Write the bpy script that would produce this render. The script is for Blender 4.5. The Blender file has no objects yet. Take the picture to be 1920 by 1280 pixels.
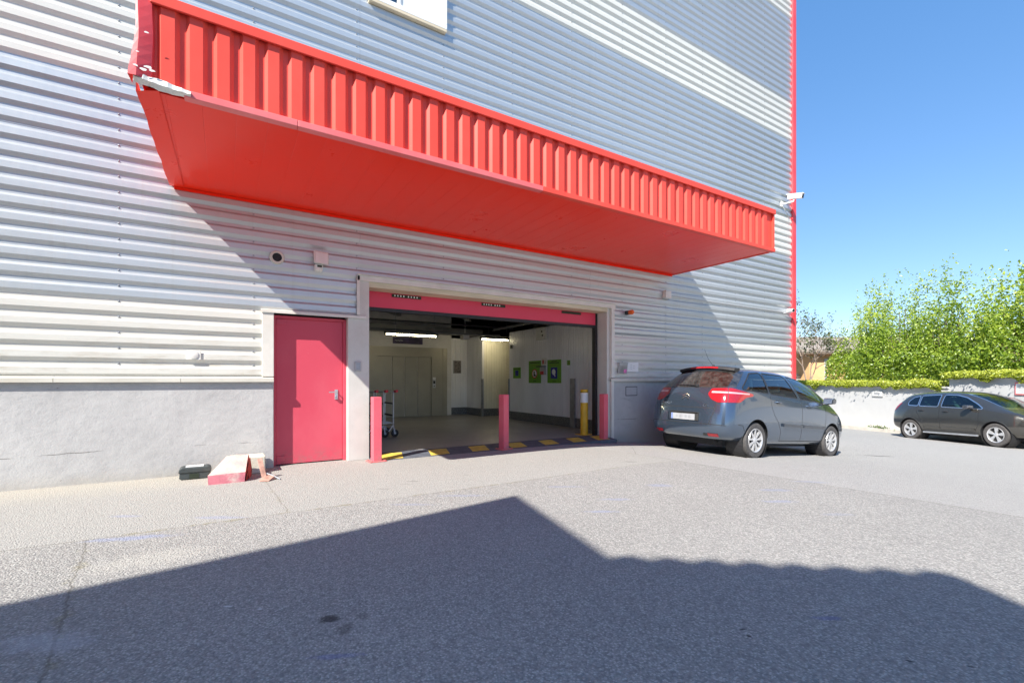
import bpy, bmesh, math, random
from mathutils import Vector, Matrix
from mathutils.bvhtree import BVHTree
from mathutils import noise as mnoise

scene = bpy.context.scene
C = scene.collection
R = math.radians
random.seed(7)

# ------------------------------------------------------------------ materials
class NT:
    """small helper round a node tree"""
    def __init__(s, tree): s.t = tree
    def n(s, typ, **kw):
        nd = s.t.nodes.new(typ)
        for k, v in kw.items():
            if k.startswith('_'): setattr(nd, k[1:], v)
            else: nd.inputs[k.replace('_', ' ')].default_value = v
        return nd
    def link(s, a, b): s.t.links.new(a, b)
    def put(s, sock, v):
        if isinstance(v, (int, float)): sock.default_value = v
        elif isinstance(v, (tuple, list)):
            sock.default_value = (*v, 1) if len(v) == 3 and len(sock.default_value) == 4 else v
        else: s.link(v, sock)
    def m(s, op, a, b=None, c=None, clamp=False):
        nd = s.t.nodes.new('ShaderNodeMath'); nd.operation = op; nd.use_clamp = clamp
        for k, v in enumerate((a, b, c)):
            if v is not None: s.put(nd.inputs[k], v)
        return nd.outputs[0]
    def mix(s, fac, a, b):
        nd = s.t.nodes.new('ShaderNodeMix'); nd.data_type = 'RGBA'
        s.put(nd.inputs[0], fac); s.put(nd.inputs[6], a); s.put(nd.inputs[7], b)
        return nd.outputs[2]
    def noise(s, vec, scale, detail=4, rough=.55, out=0):
        nd = s.t.nodes.new('ShaderNodeTexNoise')
        nd.inputs['Scale'].default_value = scale; nd.inputs['Detail'].default_value = detail
        nd.inputs['Roughness'].default_value = rough
        if vec is not None: s.link(vec, nd.inputs['Vector'])
        return nd.outputs[out]
    def vor(s, vec, scale, out='Distance'):
        nd = s.t.nodes.new('ShaderNodeTexVoronoi'); nd.inputs['Scale'].default_value = scale
        s.link(vec, nd.inputs['Vector']); return nd.outputs[out]
    def step(s, x, lo, hi):
        nd = s.t.nodes.new('ShaderNodeMapRange'); nd.interpolation_type = 'SMOOTHSTEP'
        s.put(nd.inputs[0], x); s.put(nd.inputs[1], lo); s.put(nd.inputs[2], hi)
        return nd.outputs[0]
    def mapv(s, vec, scale):
        nd = s.t.nodes.new('ShaderNodeMapping'); nd.inputs['Scale'].default_value = scale
        s.link(vec, nd.inputs[0]); return nd.outputs[0]

def newmat(name):
    m = bpy.data.materials.new(name); m.use_nodes = True
    t = NT(m.node_tree); b = m.node_tree.nodes['Principled BSDF']
    co = t.n('ShaderNodeTexCoord').outputs['Object']
    return m, t, b, co

def mat(name, col, rough=.6, metal=0, var=.12, scale=6, dirt=None, dirt_amt=.35, bump=0, bscale=60, coat=0,
        stretch=None, spec=.5, speck=0):
    """paint-like surface: base colour with soft noise variation, optional dirt patches, bump"""
    m, t, b, co = newmat(name)
    v = t.mapv(co, stretch) if stretch else co
    nz = t.noise(v, scale, 5)
    d = tuple(c * (1 - var) for c in col); l = tuple(min(1, c * (1 + var)) for c in col)
    c = t.mix(t.step(nz, .3, .7), d, l)
    if dirt:
        c = t.mix(t.m('MULTIPLY', t.step(t.noise(v, scale * .6, 8, .65), .5, .8), dirt_amt), c, dirt)
    if speck:
        c = t.mix(t.m('MULTIPLY', t.step(t.noise(co, 90, 3), .62, .7), speck), c, tuple(x * .4 for x in col))
    t.put(b.inputs['Base Color'], c)
    r = t.m('ADD', rough - .06, t.m('MULTIPLY', t.noise(v, scale * 2.3, 4), .12))
    t.put(b.inputs['Roughness'], r)
    b.inputs['Metallic'].default_value = metal
    b.inputs['Specular IOR Level'].default_value = spec
    if coat:
        b.inputs['Coat Weight'].default_value = coat; b.inputs['Coat Roughness'].default_value = .04
    if bump:
        bn = t.n('ShaderNodeBump', Strength=bump, Distance=.01)
        t.link(t.noise(co, bscale, 6, .6), bn.inputs['Height']); t.link(bn.outputs[0], b.inputs['Normal'])
    return m

def emit(name, col, st):
    m, t, b, co = newmat(name)
    b.inputs['Base Color'].default_value = (*col, 1)
    b.inputs['Emission Color'].default_value = (*col, 1); b.inputs['Emission Strength'].default_value = st
    return m

def glass(name, tint, gloss=.25, rough=.01, opac=0, dark=(.01, .012, .014)):
    m = bpy.data.materials.new(name); m.use_nodes = True
    t = NT(m.node_tree); m.node_tree.nodes.clear()
    tr = t.n('ShaderNodeBsdfTransparent', Color=(*tint, 1))
    gl = t.n('ShaderNodeBsdfGlossy', Roughness=rough)
    fr = t.n('ShaderNodeFresnel', IOR=1.5)
    f = t.m('ADD', t.m('MULTIPLY', fr.outputs[0], 1.6), gloss * .3, clamp=True)
    base = tr.outputs[0]
    if opac:
        df = t.n('ShaderNodeBsdfDiffuse'); df.inputs['Color'].default_value = (*dark, 1)
        ms = t.n('ShaderNodeMixShader')
        co = t.n('ShaderNodeTexCoord').outputs['Object']
        t.put(ms.inputs[0], t.m('MULTIPLY', t.step(t.noise(co, 9, 6, .7), .25, .7), opac))
        t.link(tr.outputs[0], ms.inputs[1]); t.link(df.outputs[0], ms.inputs[2]); base = ms.outputs[0]
    mx = t.n('ShaderNodeMixShader'); t.link(f, mx.inputs[0]); t.link(base, mx.inputs[1]); t.link(gl.outputs[0], mx.inputs[2])
    o = t.n('ShaderNodeOutputMaterial'); t.link(mx.outputs[0], o.inputs[0])
    return m

def leafmat(name, cols, trans=.45):
    m = bpy.data.materials.new(name); m.use_nodes = True
    t = NT(m.node_tree); m.node_tree.nodes.clear()
    at = t.n('ShaderNodeAttribute'); at.attribute_name = 'tone'
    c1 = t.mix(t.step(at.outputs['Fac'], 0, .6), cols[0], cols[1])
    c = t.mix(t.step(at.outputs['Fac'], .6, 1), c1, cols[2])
    df = t.n('ShaderNodeBsdfDiffuse'); t.link(c, df.inputs['Color'])
    tl = t.n('ShaderNodeBsdfTranslucent'); t.link(c, tl.inputs['Color'])
    gl = t.n('ShaderNodeBsdfGlossy', Roughness=.45)
    gl.inputs['Color'].default_value = (.8, .85, .8, 1)
    a = t.n('ShaderNodeMixShader'); a.inputs[0].default_value = trans
    t.link(df.outputs[0], a.inputs[1]); t.link(tl.outputs[0], a.inputs[2])
    b = t.n('ShaderNodeMixShader'); b.inputs[0].default_value = .06
    t.link(a.outputs[0], b.inputs[1]); t.link(gl.outputs[0], b.inputs[2])
    o = t.n('ShaderNodeOutputMaterial'); t.link(b.outputs[0], o.inputs[0])
    return m

def cladmat(name, col, metal, rough, dirtcol, low):
    """coil-coated steel sheet: long horizontal grain, rain streaks, a little grime near the ground"""
    m, t, b, co = newmat(name)
    g = t.noise(t.mapv(co, (.5, 1, 14)), 2, 6, .6)
    st = t.noise(t.mapv(co, (7, 1, .35)), 1.4, 6, .65)
    c = t.mix(t.step(g, .3, .7), tuple(x * .95 for x in col), col)
    c = t.mix(t.m('MULTIPLY', t.step(st, .52, .78), .28), c, dirtcol)
    sx = t.n('ShaderNodeSeparateXYZ'); t.link(co, sx.inputs[0])
    if low:
        z = t.step(sx.outputs[2], 2.3, 1.2)
        c = t.mix(t.m('MULTIPLY', z, t.step(t.noise(t.mapv(co, (.8, 1, 5)), 2.5, 8, .7), .45, .75)), c, tuple(x * .8 for x in dirtcol))
    # slight tone change from one sheet to the next
    sh = t.m('FLOOR', t.m('DIVIDE', t.m('SUBTRACT', sx.outputs[0], 1.8), 4.74))
    wn = t.n('ShaderNodeTexWhiteNoise'); wn.noise_dimensions = '1D'; t.link(sh, wn.inputs['W'])
    c = t.mix(t.m('MULTIPLY', wn.outputs['Value'], .09), c, (.3, .3, .32))
    t.put(b.inputs['Base Color'], c)
    b.inputs['Metallic'].default_value = metal
    t.put(b.inputs['Roughness'], t.m('ADD', rough, t.m('MULTIPLY', st, .14)))
    bn = t.n('ShaderNodeBump', Strength=.12, Distance=.02)
    t.link(t.noise(t.mapv(co, (1.2, 1, 3)), 1.5, 2), bn.inputs['Height']); t.link(bn.outputs[0], b.inputs['Normal'])
    return m

def redmat(name, col, rough, fade=(.75, .25, .25), amt=.25, metal=0, chips=.35, spec=.5):
    m, t, b, co = newmat(name)
    n1 = t.noise(t.mapv(co, (1, 1, .6)), 1.3, 7, .65)
    c = t.mix(t.m('MULTIPLY', t.step(n1, .4, .75), amt), col, fade)
    n2 = t.noise(co, 22, 5, .7)
    c = t.mix(t.m('MULTIPLY', t.step(n2, .68, .78), chips), c, (.62, .5, .48))
    b.inputs['Specular IOR Level'].default_value = spec
    sx = t.n('ShaderNodeSeparateXYZ'); t.link(co, sx.inputs[0])
    low = t.m('MULTIPLY', t.step(sx.outputs[2], .34, .0), t.step(t.noise(co, 9, 7, .75), .38, .66))
    c = t.mix(t.m('MULTIPLY', low, .5), c, (.22, .17, .15))
    sc_ = t.step(t.noise(t.mapv(co, (14, 14, 1.2)), 2.2, 6, .7), .66, .74)
    c = t.mix(t.m('MULTIPLY', sc_, chips * .6), c, tuple(x * .55 for x in col))
    t.put(b.inputs['Base Color'], c)
    t.put(b.inputs['Roughness'], t.m('ADD', rough, t.m('MULTIPLY', n1, .15)))
    bn = t.n('ShaderNodeBump', Strength=.15, Distance=.01)
    t.link(t.noise(co, 2.2, 2), bn.inputs['Height']); t.link(bn.outputs[0], b.inputs['Normal'])
    return m

def concmat(name, c1, c2, dark):
    m, t, b, co = newmat(name)
    n1 = t.noise(co, 1.3, 8, .62); n2 = t.noise(co, 11, 8, .7); n3 = t.noise(t.mapv(co, (1, 1, 6)), 1.1, 8, .7)
    c = t.mix(t.step(n1, .3, .7), c1, c2)
    c = t.mix(t.m('MULTIPLY', t.step(n2, .45, .75), .3), c, tuple(x * .75 for x in c1))
    c = t.mix(t.m('MULTIPLY', t.step(n3, .62, .68), .4), c, dark)
    holes = t.step(t.vor(t.mapv(co, (1, 1, 1.7)), 5.5), .055, .03)
    holes = t.m('MULTIPLY', holes, t.step(t.noise(co, 2.2, 2), .5, .6))
    c = t.mix(t.m('MULTIPLY', holes, .75), c, dark)
    sx = t.n('ShaderNodeSeparateXYZ'); t.link(co, sx.inputs[0])
    foot = t.step(t.m('ADD', sx.outputs[2], t.m('MULTIPLY', n2, .25)), .32, .05)
    c = t.mix(t.m('MULTIPLY', foot, .45), c, (.36, .32, .25))
    # a drawn-out horizontal pour line with chips
    ln = t.m('ABSOLUTE', t.m('SUBTRACT', t.m('ADD', sx.outputs[2], t.m('MULTIPLY', n1, .12)), .44))
    c = t.mix(t.m('MULTIPLY', t.step(ln, .008, .002), t.step(t.noise(co, 1.7, 4), .5, .6)), c, dark)
    t.put(b.inputs['Base Color'], c)
    b.inputs['Roughness'].default_value = .85
    bn = t.n('ShaderNodeBump', Strength=.6, Distance=.012)
    t.link(t.m('SUBTRACT', n2, t.m('MULTIPLY', holes, .8)), bn.inputs['Height']); t.link(bn.outputs[0], b.inputs['Normal'])
    return m

def tilemat(name, col, sx_, sy_):
    m, t, b, co = newmat(name)
    w = t.n('ShaderNodeTexWave'); w.wave_type = 'BANDS'; w.bands_direction = 'X'
    w.inputs['Scale'].default_value = sx_; t.link(co, w.inputs['Vector'])
    c = t.mix(t.step(t.noise(co, 3, 8, .7), .3, .7), tuple(x * .7 for x in col), col)
    c = t.mix(t.m('MULTIPLY', w.outputs['Fac'], .3), c, tuple(x * .5 for x in col))
    t.put(b.inputs['Base Color'], c); b.inputs['Roughness'].default_value = .9
    bn = t.n('ShaderNodeBump', Strength=.8, Distance=.05)
    t.link(w.outputs['Fac'], bn.inputs['Height']); t.link(bn.outputs[0], b.inputs['Normal'])
    return m

M = {}
M['silver'] = cladmat('silver_sheet', (.55, .585, .60), .60, .38, (.42, .41, .39), False)
M['cream'] = cladmat('cream_sheet', (.665, .66, .60), 0, .38, (.58, .52, .42), True)
M['trim_white'] = mat('white_trim', (.66, .645, .59), .45, 0, .06, 4, (.5, .42, .3), .35)
M['header'] = mat('beige_header', (.62, .53, .38), .55, 0, .1, 3, (.35, .25, .15), .4, stretch=(.6, 1, 3))
M['flash'] = mat('sill_flashing', (.62, .60, .52), .4, 0, .08, 3, (.5, .42, .3), .4)
M['jamb'] = mat('painted_jamb', (.58, .57, .53), .55, 0, .06, 2.5, (.42, .37, .3), .3, bump=.1, bscale=8, speck=.3)
M['concrete'] = concmat('plinth_concrete', (.42, .415, .41), (.50, .495, .485), (.2, .19, .18))
M['red_can'] = redmat('canopy_red_paint', (.80, .078, .052), .42, (.82, .22, .17), .12, 0, .35, .3)
M['red_sof'] = redmat('soffit_red_sheet', (.95, .034, .012), .22, (.85, .07, .04), .2, 0, 0, .2)
M['red_trim'] = redmat('faded_red_trim', (.78, .15, .15), .4, (.8, .32, .32), .3)
M['red_edge'] = redmat('corner_red', (.70, .05, .06), .4)
M['red_door'] = redmat('door_pink_red', (.58, .06, .10), .5, (.66, .14, .18), .35)
M['red_gate'] = redmat('gate_red', (.70, .045, .095), .5, (.7, .1, .15), .2)
M['red_post'] = redmat('post_red', (.72, .11, .15), .55, (.76, .30, .32), .35)
M['white_chip'] = mat('bare_primer', (.78, .76, .70), .6, 0, .1, 12)
M['white'] = mat('white_paint', (.80, .80, .78), .45, 0, .05, 5)
M['white_wall'] = mat('white_render', (.53, .53, .525), .85, 0, .03, 2, (.6, .59, .56), .3, bump=.25, bscale=30)
M['black'] = mat('black_rubber', (.018, .018, .02), .6, 0, .2, 20)
M['dark'] = mat('dark_steel', (.035, .038, .042), .55, .2, .25, 4)
M['ceil'] = mat('dark_ceiling', (.022, .022, .024), .85, 0, .3, 2)
M['beam'] = mat('grey_beam', (.16, .17, .17), .55, .1, .15, 3)
M['incream'] = mat('interior_cream_panel', (.78, .74, .60), .3, 0, .06, 2)
M['inwhite'] = mat('interior_white_panel', (.82, .82, .84), .3, 0, .06, 2, (.45, .42, .4), .3, stretch=(1, 1, .3))
M['plaster'] = mat('interior_plaster', (.70, .69, .67), .7, 0, .08, 2, (.4, .38, .35), .4)
M['lift'] = mat('lift_steel', (.36, .34, .28), .42, .15, .06, 2)
M['checker'] = None
M['galv'] = mat('galvanised', (.34, .35, .37), .45, .55, .15, 8)
M['alu'] = mat('aluminium', (.62, .63, .64), .3, .8, .1, 8)
M['tube'] = mat('white_tube', (.72, .72, .70), .35, .1, .05, 8)
M['redcap'] = mat('red_grip', (.75, .03, .045), .45, 0, .1, 20)
M['yellow'] = mat('yellow_paint', (.72, .42, .02), .45, 0, .08, 6, (.4, .25, .03), .4)
M['yellow_road'] = mat('yellow_road_paint', (.62, .46, .07), .75, 0, .15, 9, (.25, .2, .1), .6, bump=.3, bscale=90)
M['black_road'] = mat('dark_road_paint', (.085, .095, .12), .7, 0, .2, 7, (.2, .2, .2), .5, bump=.35, bscale=90)
M['green'] = mat('green_sign', (.14, .36, .03), .45, 0, .06, 4)
M['ink'] = mat('sign_ink', (.02, .03, .015), .6)
M['olive_ink'] = mat('sign_olive_ink', (.22, .22, .03), .6)
M['blue'] = mat('sign_blue', (.01, .02, .30), .45)
M['signred'] = mat('sign_red', (.5, .02, .02), .45)
M['violet'] = mat('banner_violet', (.05, .035, .10), .5, 0, .5, 5, (.1, .1, .06), .6)
M['photo'] = mat('framed_print', (.16, .14, .13), .5, 0, .6, 14, (.4, .36, .33), .6)
M['greybox'] = mat('grey_plastic', (.42, .42, .42), .5, 0, .08, 9)
M['whitebox'] = mat('white_plastic', (.72, .71, .66), .4, 0, .05, 9)
M['orange'] = mat('orange_lens', (.75, .12, .01), .25, 0, .05, 9)
M['pink'] = mat('pink_label', (.75, .2, .45), .5)
M['tubelamp'] = emit('fluorescent_tube', (1.0, .87, .56), 26)
M['tyre'] = mat('tyre_rubber', (.075, .07, .068), .85, 0, .2, 20, bump=.3, bscale=70)
M['rim'] = mat('alloy', (.62, .62, .63), .3, .55, .06, 10)
M['hub_dark'] = mat('brake_dark', (.03, .03, .03), .6)
M['plateblue'] = mat('plate_blue', (.16, .22, .42), .4)
M['chrome'] = mat('chrome', (.78, .78, .80), .12, .95, .03, 8)
M['lamp_red'] = mat('lens_red', (.34, .014, .022), .12, 0, .1, 30, coat=.8)
M['lamp_white'] = mat('lens_clear', (.55, .33, .34), .12, 0, .05, 30, coat=.8)
M['headlamp'] = mat('lens_headlamp', (.55, .58, .6), .1, .4, .1, 20, coat=1)
M['seat'] = mat('seat_cloth', (.10, .11, .11), .9)
M['seat_beige'] = mat('seat_cloth_light', (.36, .42, .40), .9)
M['rust'] = mat('rusty_steel', (.40, .22, .17), .8, .1, .3, 18, (.6, .45, .4), .5)
M['bark'] = mat('bark', (.17, .13, .10), .9, 0, .3, 12)
M['twig'] = mat('bare_twig', (.24, .18, .14), .9, 0, .3, 12)
M['ochre'] = mat('ochre_render', (.74, .44, .21), .9, 0, .1, 2, (.45, .22, .1), .4)
M['stone'] = mat('grey_stone', (.20, .19, .18), .9, 0, .35, 4, bump=.5, bscale=12)
M['roof'] = tilemat('roof_tiles', (.36, .31, .26), 1.2, 1)
M['terracotta'] = tilemat('terracotta_tiles', (.42, .22, .14), 1.2, 1)
M['beige_wall'] = mat('beige_render', (.45, .40, .33), .9, 0, .08, 2, (.35, .3, .24), .4)
M['kerb'] = mat('kerb_stone', (.46, .43, .38), .85, 0, .12, 3, (.3, .27, .22), .5, bump=.3, bscale=25)
M['winglass'] = glass('window_glass', (.25, .3, .33), .8)
M['block_pink'] = mat('painted_concrete_pink', (.64, .20, .24), .85, 0, .12, 7, (.72, .62, .54), .95, bump=.5, bscale=35)
M['block_top'] = mat('worn_painted_concrete', (.58, .42, .36), .85, 0, .1, 6, (.62, .26, .28), .7, bump=.5, bscale=35)
M['block_red'] = mat('red_broken_concrete', (.52, .06, .04), .85, 0, .2, 9, bump=.6, bscale=25)
M['block_cream'] = mat('cream_block', (.62, .58, .47), .85, 0, .08, 6, bump=.3, bscale=40)
M['bait'] = mat('dark_green_plastic', (.045, .055, .055), .5, 0, .15, 12)

def checker():
    m, t, b, co = newmat('checker_plate')
    mp = t.n('ShaderNodeMapping'); mp.inputs['Rotation'].default_value = (R(45), 0, R(45)); t.link(co, mp.inputs[0])
    ck = t.vor(mp.outputs[0], 38)
    c = t.mix(t.step(ck, .2, .4), (.42, .43, .45), (.17, .175, .19))
    t.put(b.inputs['Base Color'], c); b.inputs['Metallic'].default_value = .6; b.inputs['Roughness'].default_value = .42
    bn = t.n('ShaderNodeBump', Strength=.5, Distance=.006); t.link(t.m('SUBTRACT', 1, ck), bn.inputs['Height'])
    t.link(bn.outputs[0], b.inputs['Normal'])
    return m
M['checker'] = checker()

def floormat():
    m, t, b, co = newmat('garage_floor_coating')
    n = t.noise(co, 1.2, 8, .65); n2 = t.noise(co, 9, 6, .7)
    c = t.mix(t.step(n, .3, .7), (.22, .21, .21), (.29, .275, .27))
    c = t.mix(t.m('MULTIPLY', t.step(n2, .5, .8), .3), c, (.16, .15, .155))
    t.put(b.inputs['Base Color'], c)
    t.put(b.inputs['Roughness'], t.m('ADD', .22, t.m('MULTIPLY', n2, .25)))
    return m
M['floor'] = floormat()

def groundmat():
    m, t, b, co = newmat('weathered_asphalt')
    sx = t.n('ShaderNodeSeparateXYZ'); t.link(co, sx.inputs[0]); X, Y = sx.outputs[0], sx.outputs[1]
    wob = t.m('MULTIPLY', t.m('SUBTRACT', t.noise(co, 3.2, 6, .7), .5), .10)
    wob2 = t.m('MULTIPLY', t.m('SUBTRACT', t.noise(co, 11, 4, .7), .5), .05)
    big = t.noise(co, .35, 6, .6); mid = t.noise(co, 2.1, 8, .65)
    st = t.vor(co, 88, 'Color'); ss = t.n('ShaderNodeSeparateColor'); t.link(st, ss.inputs[0])
    std = t.vor(co, 88); fine = t.noise(co, 130, 4, .7)
    c = t.mix(t.step(big, .3, .7), (.285, .278, .258), (.345, .336, .315))
    c = t.mix(t.m('MULTIPLY', t.step(mid, .4, .75), .35), c, (.27, .255, .24))
    # aggregate: pale chips in a darker binder
    stone = t.step(ss.outputs[0], .25, .95)
    c = t.mix(t.m('MULTIPLY', stone, .52), c, (.56, .54, .50))
    c = t.mix(t.m('MULTIPLY', t.step(ss.outputs[1], .62, .8), .6), c, (.15, .15, .145))
    c = t.mix(t.m('MULTIPLY', t.step(std, .30, .62), .5), c, (.19, .18, .172))
    c = t.mix(t.m('MULTIPLY', t.step(fine, .6, .75), .22), c, (.52, .50, .46))
    def line(x0, y0, x1, y1, w, amp=1.0):
        """distance to a segment, with a ragged course"""
        dx, dy = x1 - x0, y1 - y0; L2 = dx * dx + dy * dy; L = math.sqrt(L2)
        u = t.m('DIVIDE', t.m('ADD', t.m('MULTIPLY', t.m('SUBTRACT', X, x0), dx), t.m('MULTIPLY', t.m('SUBTRACT', Y, y0), dy)), L2)
        d = t.m('DIVIDE', t.m('SUBTRACT', t.m('MULTIPLY', t.m('SUBTRACT', X, x0), dy), t.m('MULTIPLY', t.m('SUBTRACT', Y, y0), dx)), L)
        d = t.m('ABSOLUTE', t.m('ADD', d, t.m('MULTIPLY', t.m('ADD', wob, wob2), amp)))
        inside = t.m('MULTIPLY', t.m('GREATER_THAN', u, 0), t.m('LESS_THAN', u, 1))
        return t.m('MULTIPLY', t.step(d, w, w * .35), inside), t.m('MULTIPLY', t.step(d, w * 7, w), inside)
    # apron strip beside the building is smoother and browner than the yard
    ap = t.step(t.m('ADD', Y, wob), -2.70, -2.64)
    apx = t.m('LESS_THAN', X, 6.1)
    apm = t.m('MULTIPLY', t.m('MULTIPLY', ap, apx), .5)
    c = t.mix(apm, c, (.355, .347, .32))
    rt = t.step(t.m('ADD', t.m('SUBTRACT', X, t.m('MULTIPLY', t.m('ADD', Y, 1.99), -.08)), wob2), 6.07, 6.10)
    c = t.mix(t.m('MULTIPLY', rt, .35), c, (.40, .39, .375))
    dirt = t.step(t.m('ADD', Y, t.m('MULTIPLY', mid, .9)), -.75, .25)
    c = t.mix(t.m('MULTIPLY', t.m('MULTIPLY', dirt, t.m('LESS_THAN', X, .5)), .45), c, (.44, .40, .32))
    moss = t.step(t.noise(co, 5, 5, .7), .5, .62)
    for (a, w, amp, mm) in (((-.91, -2.66, 3.0, -2.68), .008, .5, 1), ((3.0, -2.68, 6.1, -2.62), .010, .5, .4), ((.52, -2.65, .43, -.95), .007, .8, .4),
                       ((-.91, -2.66, -.55, -5.6), .010, .9, 1), ((6.05, -1.6, 6.5, -7.5), .012, .25, .1),
                       ((-.91, -2.66, -6, -2.5), .012, .6, .5), ((6.06, -1.8, 6.9, -.9), .008, .5, .1)):
        ln, halo = line(*a, w, amp)
        c = t.mix(t.m('MULTIPLY', halo, t.m('MULTIPLY', moss, .35 * mm)), c, (.20, .17, .05))
        c = t.mix(t.m('MULTIPLY', ln, .5), c, (.11, .10, .08))
    # worn blue paint smears and dark oil spots
    def blob(x, y, rx, ry, col, amt, sc=9, rot=0.0):
        cr, sr = math.cos(rot), math.sin(rot)
        dx, dy = t.m('SUBTRACT', X, x), t.m('SUBTRACT', Y, y)
        ex = t.m('DIVIDE', t.m('ADD', t.m('MULTIPLY', dx, cr), t.m('MULTIPLY', dy, sr)), rx)
        ey = t.m('DIVIDE', t.m('SUBTRACT', t.m('MULTIPLY', dy, cr), t.m('MULTIPLY', dx, sr)), ry)
        d = t.m('SQRT', t.m('ADD', t.m('MULTIPLY', ex, ex), t.m('MULTIPLY', ey, ey)))
        d = t.m('ADD', d, t.m('MULTIPLY', t.m('SUBTRACT', t.noise(co, sc, 8, .85), .5), 2.6))
        return t.m('MULTIPLY', t.step(d, 1.0, .35), amt), col
    blue = (.24, .27, .40); oil = (.05, .047, .045)
    gry = (.2, .19, .18); dk = (.12, .115, .11); pale = (.6, .6, .6); D_ = -.55
    for bl in (blob(-.61, -2.79, .40, .075, blue, .55, 9, -.3), blob(-.77, -2.0, .2, .05, blue, .4, 9, D_), blob(-.04, -2.5, .28, .06, blue, .4, 9, D_),
               blob(.43, -5.29, .15, .028, (.14, .16, .36), .4, 16, -.45), blob(4.39, -3.73, .22, .10, blue, .4, 9, D_), blob(3.5, -3.94, .22, .06, blue, .4, 9, D_), blob(3.06, -4.2, .22, .05, blue, .5, 9, D_),
               blob(5.36, -4.58, .26, .09, blue, .35, 9, D_), blob(4.86, -4.88, .22, .07, blue, .45, 9, D_), blob(6.33, -4.49, .3, .08, blue, .3, 9, D_), blob(4.85, -5.42, .18, .06, blue, .2, 9, D_),
               blob(2.2, -2.95, .4, .06, blue, .3, 9, D_), blob(3.4, -3.2, .3, .06, blue, .3, 9, D_), blob(1.6, -3.0, .3, .05, blue, .3, 9, D_), blob(2.7, -6.3, .1, .03, (.12, .14, .34), .4, 12, D_),
               blob(.47, -4.93, .075, .055, oil, .9, 22, D_), blob(.52, -5.07, .05, .07, oil, .5, 22, D_), blob(.62, -4.98, .05, .04, oil, .35, 22, D_),
               blob(2.0, -1.98, .10, .05, gry, .6, 9, D_), blob(1.56, -2.19, .12, .04, gry, .5, 9, D_), blob(1.85, -2.1, .10, .03, gry, .5, 9, D_), blob(2.7, -2.0, .08, .03, gry, .4, 9, D_), blob(5.31, -2.39, .13, .06, gry, .6, 9, D_), blob(7.4, -3.9, .3, .08, gry, .25, 9, D_),
               blob(12.6, -2.9, .5, .13, dk, .7, 5, D_), blob(6.0, -3.4, .15, .03, gry, .4, 14, .3), blob(5.4, -5.7, .10, .015, dk, .4, 18, .5),
               blob(2.217, -6.13, .022, .010, oil, .9, 30, D_), blob(2.18, -6.18, .016, .016, oil, .9, 30), blob(2.594, -6.674, .022, .010, oil, .9, 30, -.9), blob(2.773, -6.834, .022, .008, oil, .8, 30, -.9),
               blob(.02, -4.49, .032, .012, pale, .7, 26, D_), blob(.166, -4.617, .018, .010, pale, .7, 26, D_), blob(1.3, -4.9, .012, .012, pale, .6, 26), blob(2.05, -4.9, .012, .012, pale, .6, 26), blob(1.7, -5.3, .012, .010, pale, .5, 26),
               blob(-.72, -4.45, .3, .12, (.42, .43, .46), .4, 7, D_), blob(-.45, -3.4, .5, .25, (.44, .42, .37), .35, 5)):
        c = t.mix(bl[0], c, bl[1])
    t.put(b.inputs['Base Color'], c)
    b.inputs['Roughness'].default_value = .88
    b.inputs['Specular IOR Level'].default_value = .3
    bn = t.n('ShaderNodeBump', Strength=.8, Distance=.008)
    t.link(t.m('ADD', t.m('MULTIPLY', std, -1), t.m('MULTIPLY', fine, .5)), bn.inputs['Height']); t.link(bn.outputs[0], b.inputs['Normal'])
    return m
M['asphalt'] = groundmat()
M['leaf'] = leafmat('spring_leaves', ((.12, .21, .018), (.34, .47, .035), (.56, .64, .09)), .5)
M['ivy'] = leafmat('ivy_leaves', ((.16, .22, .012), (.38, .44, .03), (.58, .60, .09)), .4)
M['olive'] = leafmat('sparse_leaves', ((.06, .08, .03), (.12, .15, .06), (.2, .22, .1)), .3)
M['weed'] = leafmat('weed_leaves', ((.05, .09, .015), (.10, .17, .03), (.2, .3, .06)), .4)

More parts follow.
